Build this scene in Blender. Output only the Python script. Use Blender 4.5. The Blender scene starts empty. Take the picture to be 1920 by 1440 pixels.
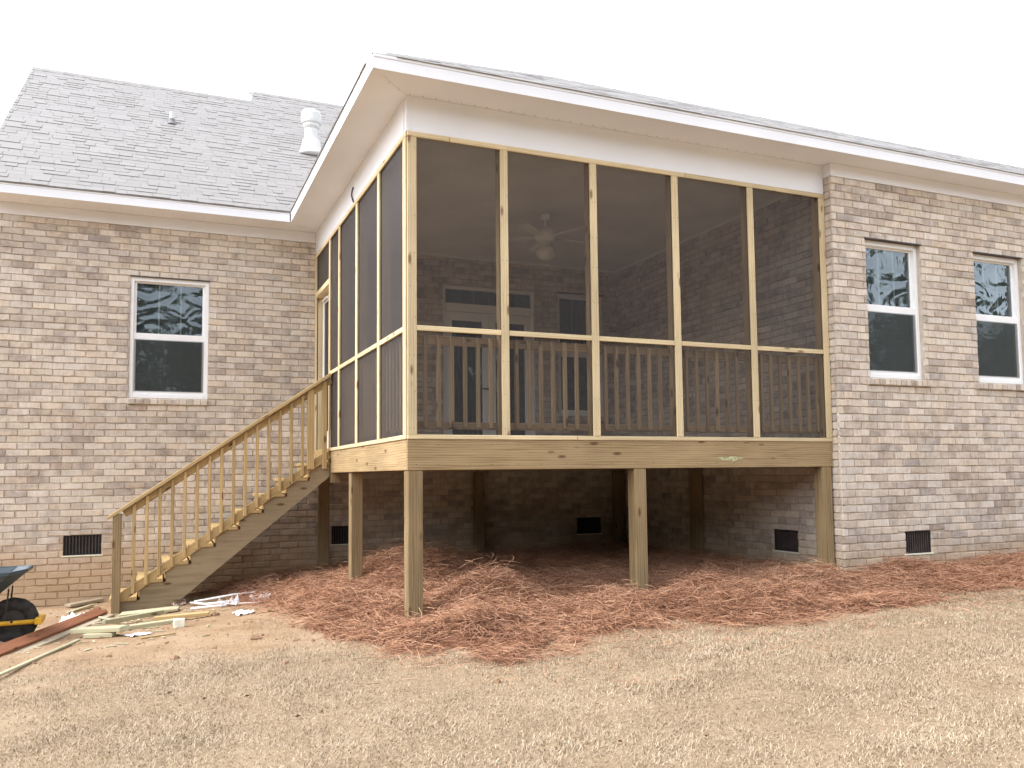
import bpy, bmesh, math, random
import numpy as np
from mathutils import Matrix, Vector

random.seed(7)
rng = np.random.default_rng(11)
S = bpy.context.scene
COL = S.collection
R = math.radians

# ------------------------------------------------------------------ camera
CAM = Vector((-2.1226, -7.6014, -0.3344))
YAW, PIT, ROL = 0.4076, 0.0717, -0.0113
fw = Vector((math.sin(YAW) * math.cos(PIT), math.cos(YAW) * math.cos(PIT), math.sin(PIT)))
rt = Vector((math.cos(YAW), -math.sin(YAW), 0))
up = rt.cross(fw)
rt, up = math.cos(ROL) * rt + math.sin(ROL) * up, -math.sin(ROL) * rt + math.cos(ROL) * up
cam_d = bpy.data.cameras.new('camera')
cam = bpy.data.objects.new('camera', cam_d)
COL.objects.link(cam)
cam.matrix_world = Matrix(((rt.x, up.x, -fw.x, CAM.x), (rt.y, up.y, -fw.y, CAM.y),
                           (rt.z, up.z, -fw.z, CAM.z), (0, 0, 0, 1)))
cam_d.sensor_width = 36
cam_d.lens = 36 * 1595.4 / 1920
cam_d.shift_x = -20.22 / 1920
cam_d.shift_y = 54.79 / 1920
cam_d.clip_end = 2000
S.camera = cam

# ------------------------------------------------------------------ sky, sun, exposure
SUN = Vector((-0.66, 0.06, 0.74)).normalized()
el = math.asin(SUN.z)
az = math.atan2(SUN.x, SUN.y)
wd = bpy.data.worlds.new('World')
S.world = wd
wd.use_nodes = True
nt = wd.node_tree
nt.nodes.clear()
sky = nt.nodes.new('ShaderNodeTexSky')
sky.sky_type = 'NISHITA'
sky.sun_disc = False
sky.sun_elevation = el
sky.sun_rotation = az
sky.air_density = 1.0
sky.dust_density = 1.5
sky.ozone_density = 1.0
hsv = nt.nodes.new('ShaderNodeHueSaturation')
hsv.inputs['Saturation'].default_value = 0.25
bg = nt.nodes.new('ShaderNodeBackground')
bg.inputs['Strength'].default_value = 0.15
wo = nt.nodes.new('ShaderNodeOutputWorld')
nt.links.new(sky.outputs[0], hsv.inputs['Color'])
nt.links.new(hsv.outputs[0], bg.inputs[0])
nt.links.new(bg.outputs[0], wo.inputs[0])
sl = bpy.data.lights.new('sun', 'SUN')
sl.energy = 0.85
sl.angle = R(30)
sl.color = (1.0, 0.975, 0.94)
so = bpy.data.objects.new('sun', sl)
so.rotation_euler = SUN.to_track_quat('Z', 'Y').to_euler()
so.location = (-20, -10, 20)
COL.objects.link(so)
vs = S.view_settings
vs.view_transform = 'Standard'
vs.look = 'None'
vs.exposure = 1.97
vs.gamma = 1
vs.use_curve_mapping = False

# ------------------------------------------------------------------ measured dimensions
D, XR, RET = 4.936, 5.049, 0.123          # porch depth, width, brick return
ZH, ZS, ZT = 2.913, 3.254, 3.104          # header, soffit, brick top
OH, FH = 0.428, 0.1355                    # overhang, fascia height
ZF = ZS + FH
XL = -4.12                                # gable end of the left wing
XE = 14.0                                 # right end of the right wing
COURSE, BL, JT = 0.0871, 0.251, 0.010

# ------------------------------------------------------------------ materials
def nodemat(name, rough=0.8, spec=0.3):
    m = bpy.data.materials.new(name)
    m.use_nodes = True
    t = m.node_tree
    b = t.nodes['Principled BSDF']
    b.inputs['Roughness'].default_value = rough
    b.inputs['Specular IOR Level'].default_value = spec
    return m, t, b

def N(t, kind, **kw):
    n = t.nodes.new('ShaderNode' + kind)
    for k, v in kw.items():
        if k in n.inputs:
            n.inputs[k].default_value = v
        else:
            setattr(n, k, v)
    return n

def ramp(t, stops, interp='LINEAR'):
    n = t.nodes.new('ShaderNodeValToRGB')
    e = n.color_ramp.elements
    n.color_ramp.interpolation = interp
    while len(e) < len(stops):
        e.new(0.5)
    for q, (p, c) in zip(e, stops):
        q.position = p
        q.color = (*c, 1) if len(c) == 3 else c
    return n

def mix(t, a, b, fac, mode='MIX'):
    n = t.nodes.new('ShaderNodeMix')
    n.data_type = 'RGBA'
    n.blend_type = mode
    for s, v in ((n.inputs[0], fac), (n.inputs[6], a), (n.inputs[7], b)):
        if isinstance(v, bpy.types.NodeSocket):
            t.links.new(v, s)
        elif isinstance(v, (int, float)):
            s.default_value = v
        else:
            s.default_value = (*v, 1)
    return n.outputs[2]

def math_n(t, op, a, b=0.0, clamp=False):
    n = t.nodes.new('ShaderNodeMath')
    n.operation = op
    n.use_clamp = clamp
    for s, v in ((n.inputs[0], a), (n.inputs[1], b)):
        if isinstance(v, bpy.types.NodeSocket):
            t.links.new(v, s)
        else:
            s.default_value = v
    return n.outputs[0]

def bump(t, b, height, strength=0.3, dist=0.01):
    n = N(t, 'Bump', Strength=strength, Distance=dist)
    t.links.new(height, n.inputs['Height'])
    t.links.new(n.outputs[0], b.inputs['Normal'])

def plain(name, col, rough=0.6, spec=0.3, var=0.06, scale=6.0, metal=0.0, bumps=0.1):
    m, t, b = nodemat(name, rough, spec)
    tc = N(t, 'TexCoord')
    no = N(t, 'TexNoise', Scale=scale, Detail=5.0)
    t.links.new(tc.outputs['Object'], no.inputs['Vector'])
    lo = tuple(c * (1 - var * 1.6) for c in col)
    hi = tuple(min(1, c * (1 + var)) for c in col)
    rp = ramp(t, [(0.3, lo), (0.7, hi)])
    t.links.new(no.outputs[0], rp.inputs[0])
    t.links.new(rp.outputs[0], b.inputs['Base Color'])
    b.inputs['Metallic'].default_value = metal
    if bumps:
        n2 = N(t, 'TexNoise', Scale=scale * 9, Detail=3.0)
        t.links.new(tc.outputs['Object'], n2.inputs['Vector'])
        bump(t, b, n2.outputs[0], bumps, 0.004)
    return m

def wood(name, light, dark, knot=(0.10, 0.05, 0.025), var=0.22, rough=0.75, streak=0.55):
    m, t, b = nodemat(name, rough, 0.25)
    tc = N(t, 'TexCoord')
    oi = N(t, 'ObjectInfo')
    off = N(t, 'VectorMath', operation='SCALE')
    cmb = N(t, 'CombineXYZ')
    t.links.new(oi.outputs['Random'], cmb.inputs[0])
    t.links.new(oi.outputs['Random'], cmb.inputs[1])
    t.links.new(cmb.outputs[0], off.inputs[0])
    off.inputs['Scale'].default_value = 37.0
    add = N(t, 'VectorMath', operation='ADD')
    t.links.new(tc.outputs['Object'], add.inputs[0])
    t.links.new(off.outputs[0], add.inputs[1])
    mp = N(t, 'Mapping')
    mp.inputs['Scale'].default_value = (0.8, 14, 14)
    t.links.new(add.outputs[0], mp.inputs[0])
    n1 = N(t, 'TexNoise', Scale=2.2, Detail=6.0, Roughness=0.6, Distortion=0.6)
    t.links.new(mp.outputs[0], n1.inputs['Vector'])
    mp2 = N(t, 'Mapping')
    mp2.inputs['Scale'].default_value = (0.35, 3.2, 3.2)
    t.links.new(add.outputs[0], mp2.inputs[0])
    wv = N(t, 'TexWave', Scale=4.0, Distortion=5.0, Detail=3.0)
    wv.bands_direction = 'Y'
    wv.inputs['Detail Scale'].default_value = 1.2
    t.links.new(mp2.outputs[0], wv.inputs['Vector'])
    f = math_n(t, 'ADD', math_n(t, 'MULTIPLY', n1.outputs[0], 0.8), math_n(t, 'MULTIPLY', wv.outputs[1], 0.25))
    rp = ramp(t, [(0.30, dark), (0.62, tuple(d + (l - d) * (1 - streak * 0.3) for l, d in zip(light, dark))), (0.85, light)])
    t.links.new(f, rp.inputs[0])
    # knots
    mp3 = N(t, 'Mapping')
    mp3.inputs['Scale'].default_value = (3.0, 9.0, 9.0)
    t.links.new(add.outputs[0], mp3.inputs[0])
    vo = N(t, 'TexVoronoi', Scale=1.0)
    t.links.new(mp3.outputs[0], vo.inputs['Vector'])
    kr = ramp(t, [(0.09, (1, 1, 1)), (0.20, (0, 0, 0))])
    t.links.new(vo.outputs['Distance'], kr.inputs[0])
    kf = math_n(t, 'MULTIPLY', kr.outputs[0], 0.85)
    c = mix(t, rp.outputs[0], knot, kf)
    # broad patches along the board
    n3 = N(t, 'TexNoise', Scale=1.3, Detail=2.0)
    t.links.new(add.outputs[0], n3.inputs['Vector'])
    pv = N(t, 'MapRange')
    t.links.new(n3.outputs[0], pv.inputs['Value'])
    pv.inputs['To Min'].default_value = 0.68
    pv.inputs['To Max'].default_value = 1.28
    rv = N(t, 'MapRange')
    t.links.new(oi.outputs['Random'], rv.inputs['Value'])
    rv.inputs['To Min'].default_value = 1 - var
    rv.inputs['To Max'].default_value = 1 + var * 0.5
    hs = N(t, 'HueSaturation')
    t.links.new(math_n(t, 'MULTIPLY', pv.outputs[0], rv.outputs[0]), hs.inputs['Value'])
    t.links.new(c, hs.inputs['Color'])
    t.links.new(hs.outputs[0], b.inputs['Base Color'])
    bump(t, b, n1.outputs[0], 0.25, 0.003)
    return m

def brick_mat(name, island):
    m, t, b = nodemat(name, 0.9, 0.2)
    geo = N(t, 'NewGeometry')
    tc = N(t, 'TexCoord')
    if island:
        rnd = geo.outputs['Random Per Island']
    else:
        rnd = N(t, 'ObjectInfo').outputs['Random']
    pos = geo.outputs['Position']
    # flashed bricks: each brick mixes cream and grey-brown in blotches
    mp = N(t, 'Mapping')
    mp.inputs['Scale'].default_value = (8, 8, 7)
    t.links.new(pos, mp.inputs[0])
    n1 = N(t, 'TexNoise', Scale=1.0, Detail=4.0, Roughness=0.65)
    t.links.new(mp.outputs[0], n1.inputs['Vector'])
    n0 = N(t, 'TexNoise', Scale=0.8, Detail=2.0)
    t.links.new(pos, n0.inputs['Vector'])
    f = math_n(t, 'ADD', math_n(t, 'MULTIPLY', n1.outputs[0], 1.25), math_n(t, 'MULTIPLY', math_n(t, 'POWER', rnd, 1.5), 0.45))
    f = math_n(t, 'ADD', f, math_n(t, 'MULTIPLY', n0.outputs[0], 0.35))
    rp = ramp(t, [(0.64, (0.53, 0.425, 0.33)), (0.85, (0.475, 0.375, 0.29)), (1.02, (0.345, 0.265, 0.21)), (1.0, (0.20, 0.155, 0.135))])
    f2 = math_n(t, 'MULTIPLY', f, 0.72)
    rp = ramp(t, [(0.42, (0.71, 0.612, 0.505)), (0.64, (0.645, 0.545, 0.443)), (0.80, (0.515, 0.425, 0.348)), (0.97, (0.375, 0.305, 0.258))])
    t.links.new(f2, rp.inputs[0])
    # a second random slice makes each brick a little warmer or greyer
    wn = N(t, 'TexWhiteNoise', noise_dimensions='1D')
    t.links.new(rnd, wn.inputs['W'])
    hs = N(t, 'HueSaturation')
    mr = N(t, 'MapRange')
    t.links.new(wn.outputs['Value'], mr.inputs['Value'])
    mr.inputs['To Min'].default_value = 0.90
    mr.inputs['To Max'].default_value = 1.07
    t.links.new(mr.outputs[0], hs.inputs['Value'])
    sx = N(t, 'SeparateColor')
    t.links.new(wn.outputs['Color'], sx.inputs[0])
    mr2 = N(t, 'MapRange')
    t.links.new(sx.outputs[2], mr2.inputs['Value'])
    mr2.inputs['To Min'].default_value = 0.7
    mr2.inputs['To Max'].default_value = 1.05
    t.links.new(mr2.outputs[0], hs.inputs['Saturation'])
    t.links.new(rp.outputs[0], hs.inputs['Color'])
    # vertical drag marks and pale mortar smears
    mp4 = N(t, 'Mapping')
    mp4.inputs['Scale'].default_value = (60, 60, 7)
    t.links.new(pos, mp4.inputs[0])
    n4 = N(t, 'TexNoise', Scale=1.0, Detail=2.0)
    t.links.new(mp4.outputs[0], n4.inputs['Vector'])
    r4 = ramp(t, [(0.32, (0.76, 0.75, 0.74)), (0.66, (1.08, 1.08, 1.08))])
    t.links.new(n4.outputs[0], r4.inputs[0])
    c = mix(t, hs.outputs[0], r4.outputs[0], 0.5, 'MULTIPLY')
    c = smear_and_mud(t, c, pos)
    t.links.new(c, b.inputs['Base Color'])
    n5 = N(t, 'TexNoise', Scale=45.0, Detail=4.0)
    t.links.new(pos, n5.inputs['Vector'])
    bump(t, b, math_n(t, 'ADD', n5.outputs[0], n1.outputs[0]), 0.6, 0.006)
    return m

def smear_and_mud(t, c, pos):
    sp = N(t, 'SeparateXYZ')
    t.links.new(pos, sp.inputs[0])
    n = N(t, 'TexNoise', Scale=2.2, Detail=4.0)
    t.links.new(pos, n.inputs['Vector'])
    # mortar smears: pale cast over large areas of the lower right wall
    n6 = N(t, 'TexNoise', Scale=1.1, Detail=5.0, Roughness=0.7)
    t.links.new(pos, n6.inputs['Vector'])
    sm = ramp(t, [(0.5, (0, 0, 0)), (0.72, (1, 1, 1))])
    t.links.new(n6.outputs[0], sm.inputs[0])
    c = mix(t, c, (0.66, 0.60, 0.51), math_n(t, 'MULTIPLY', sm.outputs[0], 0.42))
    # clay splashed on the lowest courses by rain
    z = math_n(t, 'ADD', sp.outputs[2], math_n(t, 'MULTIPLY', n.outputs[0], 0.5))
    mud = N(t, 'MapRange')
    t.links.new(z, mud.inputs['Value'])
    mud.inputs['From Min'].default_value = -1.32
    mud.inputs['From Max'].default_value = -0.82
    mud.inputs['To Min'].default_value = 0.78
    mud.inputs['To Max'].default_value = 0.0
    return mix(t, c, (0.47, 0.325, 0.19), mud.outputs[0])

M = {}
M['brick'] = brick_mat('brick_single', False)
M['brickfield'] = brick_mat('brick_field', True)
def mortar_mat():
    m, t, b = nodemat('mortar', 0.95, 0.15)
    geo = N(t, 'NewGeometry')
    n = N(t, 'TexNoise', Scale=9.0, Detail=6.0)
    t.links.new(geo.outputs['Position'], n.inputs['Vector'])
    rp = ramp(t, [(0.3, (0.43, 0.365, 0.295)), (0.7, (0.58, 0.505, 0.415))])
    t.links.new(n.outputs[0], rp.inputs[0])
    c = smear_and_mud(t, rp.outputs[0], geo.outputs['Position'])
    t.links.new(c, b.inputs['Base Color'])
    n2 = N(t, 'TexNoise', Scale=60.0, Detail=4.0)
    t.links.new(geo.outputs['Position'], n2.inputs['Vector'])
    bump(t, b, n2.outputs[0], 0.5, 0.005)
    return m
M['mortar'] = mortar_mat()
M['trim'] = wood('wood_trim', (0.73, 0.605, 0.385), (0.58, 0.445, 0.25), knot=(0.20, 0.10, 0.05), var=0.16)
M['beam'] = wood('wood_beam', (0.41, 0.30, 0.165), (0.255, 0.172, 0.083), var=0.08)
M['post'] = wood('wood_post', (0.345, 0.25, 0.135), (0.205, 0.143, 0.072), var=0.12)
M['stair'] = wood('wood_stair', (0.58, 0.42, 0.205), (0.41, 0.278, 0.122), var=0.12)
M['stringer'] = wood('wood_stringer', (0.35, 0.272, 0.168), (0.235, 0.175, 0.10), var=0.06)
M['fresh'] = wood('wood_fresh', (0.52, 0.49, 0.33), (0.40, 0.365, 0.225), var=0.12)
M['inner'] = wood('wood_inner', (0.60, 0.44, 0.25), (0.42, 0.285, 0.15), var=0.2)
M['greywood'] = wood('wood_grey', (0.45, 0.38, 0.28), (0.30, 0.24, 0.17), var=0.1)
M['rust'] = wood('wood_redbrown', (0.33, 0.14, 0.07), (0.20, 0.075, 0.04), var=0.1)
M['white'] = plain('white_paint', (0.82, 0.83, 0.865), 0.55, 0.35, 0.025, 1.5, bumps=0.04)
M['vinyl'] = plain('white_vinyl', (0.87, 0.87, 0.87), 0.4, 0.4, 0.02, 2.0, bumps=0.0)
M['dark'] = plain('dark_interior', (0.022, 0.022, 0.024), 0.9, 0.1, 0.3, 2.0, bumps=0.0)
M['ventblack'] = plain('black_vent', (0.03, 0.03, 0.032), 0.6, 0.3, 0.2, 12.0)
M['steel'] = plain('lintel_steel', (0.07, 0.055, 0.05), 0.6, 0.4, 0.2, 12.0)
M['flue'] = plain('flue_white_metal', (0.66, 0.66, 0.65), 0.4, 0.4, 0.03, 4.0, bumps=0.03)
M['ceil'] = plain('porch_ceiling', (0.76, 0.74, 0.74), 0.7, 0.2, 0.06, 1.5)
M['tray'] = plain('tray_plastic', (0.055, 0.075, 0.09), 0.45, 0.45, 0.12, 7.0)
M['rubber'] = plain('tyre_rubber', (0.045, 0.042, 0.04), 0.85, 0.2, 0.35, 14.0, bumps=0.3)
M['yellow'] = plain('yellow_paint', (0.72, 0.40, 0.03), 0.45, 0.4, 0.12, 12.0)
M['rod'] = plain('black_steel', (0.035, 0.033, 0.03), 0.5, 0.4, 0.2, 12.0)
M['paper'] = plain('white_paper', (0.82, 0.82, 0.84), 0.8, 0.2, 0.06, 20.0, bumps=0.3)
M['pinkpaper'] = plain('pink_wrapper', (0.68, 0.52, 0.46), 0.8, 0.2, 0.1, 20.0, bumps=0.3)
M['block'] = plain('pale_block', (0.80, 0.80, 0.66), 0.8, 0.2, 0.06, 20.0)
M['cable'] = plain('black_cable', (0.03, 0.03, 0.035), 0.5, 0.4, 0.1, 12.0)
M['lampglass'] = plain('frosted_glass', (0.80, 0.78, 0.74), 0.3, 0.5, 0.03, 4.0, bumps=0)
M['floor'] = M['inner']
M['smear'] = plain('green_smear', (0.50, 0.50, 0.29), 0.8, 0.2, 0.35, 30.0)
M['leaf'] = plain('dead_leaf', (0.16, 0.09, 0.05), 0.8, 0.2, 0.3, 9.0)

def film_mat():
    m, t, b = nodemat('plastic_film', 0.25, 0.5)
    b.inputs['Base Color'].default_value = (0.8, 0.8, 0.85, 1)
    tr = N(t, 'BsdfTransparent')
    mx = N(t, 'MixShader', Fac=0.55)
    t.links.new(tr.outputs[0], mx.inputs[1])
    t.links.new(b.outputs[0], mx.inputs[2])
    t.links.new(mx.outputs[0], t.nodes['Material Output'].inputs[0])
    no = N(t, 'TexNoise', Scale=18.0, Detail=2.0)
    bump(t, b, no.outputs[0], 0.6, 0.02)
    return m
M['film'] = film_mat()

def screen_mat(name, col, f0, f1):
    # fine black insect mesh: a share of open holes, more closed when seen edge-on
    m, t, b = nodemat(name, 0.55, 0.35)
    b.inputs['Base Color'].default_value = (*col, 1)
    tr = N(t, 'BsdfTransparent')
    lw = N(t, 'LayerWeight', Blend=0.5)
    f = math_n(t, 'ADD', math_n(t, 'MULTIPLY', math_n(t, 'POWER', lw.outputs['Facing'], 2.0), f1), f0, True)
    mx = N(t, 'MixShader')
    t.links.new(f, mx.inputs[0])
    t.links.new(tr.outputs[0], mx.inputs[1])
    t.links.new(b.outputs[0], mx.inputs[2])
    t.links.new(mx.outputs[0], t.nodes['Material Output'].inputs[0])
    return m
M['screen'] = screen_mat('insect_screen', (0.040, 0.037, 0.040), 0.47, 0.48)
M['winscreen'] = screen_mat('window_screen', (0.055, 0.065, 0.063), 0.5, 0.3)

def glass_mat(wave=0.5):
    m = bpy.data.materials.new('window_glass')
    m.use_nodes = True
    t = m.node_tree
    t.nodes.clear()
    out = N(t, 'OutputMaterial')
    tr = N(t, 'BsdfTransparent')
    tr.inputs[0].default_value = (0.55, 0.64, 0.62, 1)
    gl = N(t, 'BsdfGlossy', Roughness=0.015)
    gl.inputs[0].default_value = (0.82, 0.93, 1.0, 1)
    fr = N(t, 'Fresnel', IOR=1.62)
    geo = N(t, 'NewGeometry')
    no = N(t, 'TexNoise', Scale=1.5, Detail=1.2, Distortion=1.2)
    mp = N(t, 'Mapping')
    mp.inputs['Scale'].default_value = (1.6, 1.6, 2.4)
    t.links.new(geo.outputs['Position'], mp.inputs[0])
    t.links.new(mp.outputs[0], no.inputs['Vector'])
    bp = N(t, 'Bump', Strength=wave, Distance=0.035)
    t.links.new(no.outputs[0], bp.inputs['Height'])
    t.links.new(bp.outputs[0], gl.inputs['Normal'])
    mx = N(t, 'MixShader')
    fac = math_n(t, 'MULTIPLY', fr.outputs[0], 1.9, True)
    t.links.new(fac, mx.inputs[0])
    t.links.new(tr.outputs[0], mx.inputs[1])
    t.links.new(gl.outputs[0], mx.inputs[2])
    df = N(t, 'BsdfDiffuse')
    df.inputs[0].default_value = (0.30, 0.36, 0.37, 1)
    m2 = N(t, 'MixShader')
    dn = N(t, 'TexNoise', Scale=6.0, Detail=5.0)
    t.links.new(geo.outputs['Position'], dn.inputs['Vector'])
    t.links.new(math_n(t, 'MULTIPLY', dn.outputs[0], 0.20), m2.inputs[0])
    t.links.new(mx.outputs[0], m2.inputs[1])
    t.links.new(df.outputs[0], m2.inputs[2])
    t.links.new(m2.outputs[0], out.inputs[0])
    return m
M['glass'] = glass_mat(0.5)
M['flatglass'] = glass_mat(0.03)

def shingle_mat(name, island):
    m, t, b = nodemat(name, 0.6, 0.6)
    geo = N(t, 'NewGeometry')
    rnd = geo.outputs['Random Per Island'] if island else N(t, 'ObjectInfo').outputs['Random']
    no = N(t, 'TexNoise', Scale=140.0, Detail=2.0)
    t.links.new(geo.outputs['Position'], no.inputs['Vector'])
    n2 = N(t, 'TexNoise', Scale=0.9, Detail=3.0)
    t.links.new(geo.outputs['Position'], n2.inputs['Vector'])
    f = math_n(t, 'ADD', math_n(t, 'ADD', math_n(t, 'MULTIPLY', rnd, 0.20), 0.10), math_n(t, 'MULTIPLY', no.outputs[0], 0.5))
    f = math_n(t, 'ADD', f, math_n(t, 'MULTIPLY', n2.outputs[0], 0.15))
    rp = ramp(t, [(0.2, (0.205, 0.192, 0.184)), (0.6, (0.26, 0.246, 0.236)), (0.95, (0.32, 0.303, 0.292))])
    t.links.new(f, rp.inputs[0])
    t.links.new(rp.outputs[0], b.inputs['Base Color'])
    bump(t, b, no.outputs[0], 0.4, 0.004)
    return m
M['shingle'] = shingle_mat('shingle_single', False)
M['shinglefield'] = shingle_mat('shingle_field', True)
M['roofdeck'] = plain('roof_felt', (0.25, 0.245, 0.25), 0.9, 0.2, 0.2, 9.0)

def island_ramp(name, stops, rough=0.85, spec=0.2, trans=0.0):
    m, t, b = nodemat(name, rough, spec)
    geo = N(t, 'NewGeometry')
    n = N(t, 'TexNoise', Scale=1.6, Detail=7.0, Roughness=0.75)
    t.links.new(geo.outputs['Position'], n.inputs['Vector'])
    f = math_n(t, 'ADD', math_n(t, 'MULTIPLY', geo.outputs['Random Per Island'], 0.6), math_n(t, 'MULTIPLY', math_n(t, 'SUBTRACT', n.outputs[0], 0.32), 1.1))
    rp = ramp(t, stops)
    t.links.new(f, rp.inputs[0])
    t.links.new(rp.outputs[0], b.inputs['Base Color'])
    return m
M['straw'] = island_ramp('pine_needles', [(0.0, (0.165, 0.075, 0.044)), (0.4, (0.355, 0.182, 0.108)), (0.75, (0.49, 0.285, 0.178)), (1.0, (0.64, 0.45, 0.31))])
M['grass'] = island_ramp('dormant_grass', [(0.0, (0.19, 0.135, 0.082)), (0.35, (0.355, 0.27, 0.18)), (0.7, (0.465, 0.375, 0.265)), (1.0, (0.62, 0.54, 0.415))])
M['clod'] = island_ramp('clay_clod', [(0.0, (0.19, 0.11, 0.064)), (0.6, (0.28, 0.175, 0.107)), (1.0, (0.34, 0.24, 0.165))])
M['needle_leaf'] = island_ramp('pine_foliage', [(0.0, (0.025, 0.042, 0.022)), (1.0, (0.085, 0.125, 0.065))])
M['bark'] = plain('pine_bark', (0.10, 0.075, 0.055), 0.95, 0.1, 0.3, 5.0)

def ground_mat():
    m, t, b = nodemat('ground_soil', 0.95, 0.12)
    geo = N(t, 'NewGeometry')
    at = N(t, 'Attribute', attribute_name='clay')
    st = N(t, 'Attribute', attribute_name='straw')
    pos = geo.outputs['Position']
    n1 = N(t, 'TexNoise', Scale=2.0, Detail=8.0, Roughness=0.65)
    t.links.new(pos, n1.inputs['Vector'])
    n2 = N(t, 'TexNoise', Scale=28.0, Detail=6.0, Roughness=0.7)
    t.links.new(pos, n2.inputs['Vector'])
    n3 = N(t, 'TexNoise', Scale=0.7, Detail=4.0)
    t.links.new(pos, n3.inputs['Vector'])
    th = ramp(t, [(0.3, (0.21, 0.147, 0.092)), (0.55, (0.35, 0.26, 0.168)), (0.75, (0.45, 0.36, 0.25))])
    t.links.new(math_n(t, 'ADD', math_n(t, 'MULTIPLY', n2.outputs[0], 0.6), math_n(t, 'MULTIPLY', n1.outputs[0], 0.4)), th.inputs[0])
    cl = ramp(t, [(0.3, (0.27, 0.165, 0.097)), (0.5, (0.37, 0.25, 0.153)), (0.7, (0.44, 0.335, 0.235))])
    t.links.new(math_n(t, 'ADD', math_n(t, 'MULTIPLY', n1.outputs[0], 0.7), math_n(t, 'MULTIPLY', n2.outputs[0], 0.3)), cl.inputs[0])
    nn = math_n(t, 'SUBTRACT', n1.outputs[0], 0.5)
    cf = math_n(t, 'ADD', at.outputs['Fac'], math_n(t, 'MULTIPLY', nn, 0.9), True)
    c = mix(t, th.outputs[0], cl.outputs[0], cf)
    sr = ramp(t, [(0.3, (0.17, 0.08, 0.05)), (0.7, (0.30, 0.155, 0.095))])
    t.links.new(n2.outputs[0], sr.inputs[0])
    c = mix(t, c, sr.outputs[0], st.outputs['Fac'])
    t.links.new(c, b.inputs['Base Color'])
    bump(t, b, math_n(t, 'ADD', n2.outputs[0], n1.outputs[0]), 0.9, 0.03)
    return m
M['ground'] = ground_mat()

# ------------------------------------------------------------------ object helpers
WORLD = {}
def link(o, parent=None, mw=None):
    COL.objects.link(o)
    mw = mw or Matrix.Identity(4)
    WORLD[o.name] = mw
    if parent is not None:
        o.parent = parent
        o.matrix_parent_inverse = WORLD[parent.name].inverted()
    o.matrix_basis = mw
    return o

def thing(name, label, cat, loc=(0, 0, 0), group=None):
    o = bpy.data.objects.new(name, None)
    o.empty_display_size = 0.2
    o['label'] = label
    o['category'] = cat
    if group:
        o['group'] = group
    return link(o, None, Matrix.Translation(loc))

def tag(o, label, cat, group=None, kind=None):
    o['label'] = label
    o['category'] = cat
    if group:
        o['group'] = group
    if kind:
        o['kind'] = kind
    return o

class MB:
    """collects faces and makes ONE mesh object"""
    def __init__(s):
        s.v, s.f, s.mi = [], [], []
    def poly(s, pts, mi=0):
        i = len(s.v)
        s.v += [tuple(p) for p in pts]
        s.f.append(tuple(range(i, i + len(pts))))
        s.mi.append(mi)
    def box(s, x0, x1, y0, y1, z0, z1, mi=0, c=0.0):
        s.hexa([(x0, y0, z0), (x1, y0, z0), (x1, y1, z0), (x0, y1, z0), (x0, y0, z1), (x1, y0, z1), (x1, y1, z1), (x0, y1, z1)], mi)
    def hexa(s, p, mi=0):
        i = len(s.v)
        s.v += [tuple(q) for q in p]
        for f in ((0, 3, 2, 1), (4, 5, 6, 7), (0, 1, 5, 4), (1, 2, 6, 5), (2, 3, 7, 6), (3, 0, 4, 7)):
            s.f.append(tuple(i + k for k in f))
            s.mi.append(mi)
    def tube(s, pts, rad, n=8, mi=0, cap=True):
        pts = [Vector(p) for p in pts]
        rads = rad if isinstance(rad, (list, tuple)) else [rad] * len(pts)
        rings = []
        for k, p in enumerate(pts):
            d = (pts[min(k + 1, len(pts) - 1)] - pts[max(k - 1, 0)]).normalized()
            a = d.orthogonal().normalized() if k == 0 else (a - d * a.dot(d)).normalized()
            b = d.cross(a)
            i = len(s.v)
            for j in range(n):
                t = 2 * math.pi * j / n
                s.v.append(tuple(p + (a * math.cos(t) + b * math.sin(t)) * rads[k]))
            rings.append(i)
        for k in range(len(rings) - 1):
            for j in range(n):
                s.f.append((rings[k] + j, rings[k] + (j + 1) % n, rings[k + 1] + (j + 1) % n, rings[k + 1] + j))
                s.mi.append(mi)
        if cap:
            s.f.append(tuple(rings[0] + j for j in reversed(range(n))))
            s.f.append(tuple(rings[-1] + j for j in range(n)))
            s.mi += [mi, mi]
    def lathe(s, prof, c=(0, 0, 0), n=20, mi=0):
        rings = []
        for r, z in prof:
            rings.append(len(s.v))
            for j in range(n):
                t = 2 * math.pi * j / n
                s.v.append((c[0] + r * math.cos(t), c[1] + r * math.sin(t), c[2] + z))
        for k in range(len(rings) - 1):
            for j in range(n):
                s.f.append((rings[k] + j, rings[k] + (j + 1) % n, rings[k + 1] + (j + 1) % n, rings[k + 1] + j))
                s.mi.append(mi)
        s.f.append(tuple(rings[0] + j for j in reversed(range(n))))
        s.f.append(tuple(rings[-1] + j for j in range(n)))
        s.mi += [mi, mi]
    def mesh(s, name, mats, smooth=False, bevel=0.0):
        me = bpy.data.meshes.new(name)
        me.from_pydata(s.v, [], s.f)
        for m in (mats if isinstance(mats, (list, tuple)) else [mats]):
            me.materials.append(m)
        me.polygons.foreach_set('material_index', s.mi)
        if bevel:
            bm = bmesh.new()
            bm.from_mesh(me)
            bmesh.ops.bevel(bm, geom=list(bm.edges), offset=bevel, segments=1, affect='EDGES', clamp_overlap=True)
            bm.to_mesh(me)
            bm.free()
        if smooth:
            me.polygons.foreach_set('use_smooth', [True] * len(me.polygons))
        me.update()
        return me
    def build(s, name, mats, parent=None, smooth=False, bevel=0.0, mw=None):
        return link(bpy.data.objects.new(name, s.mesh(name, mats, smooth, bevel)), parent, mw)

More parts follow.
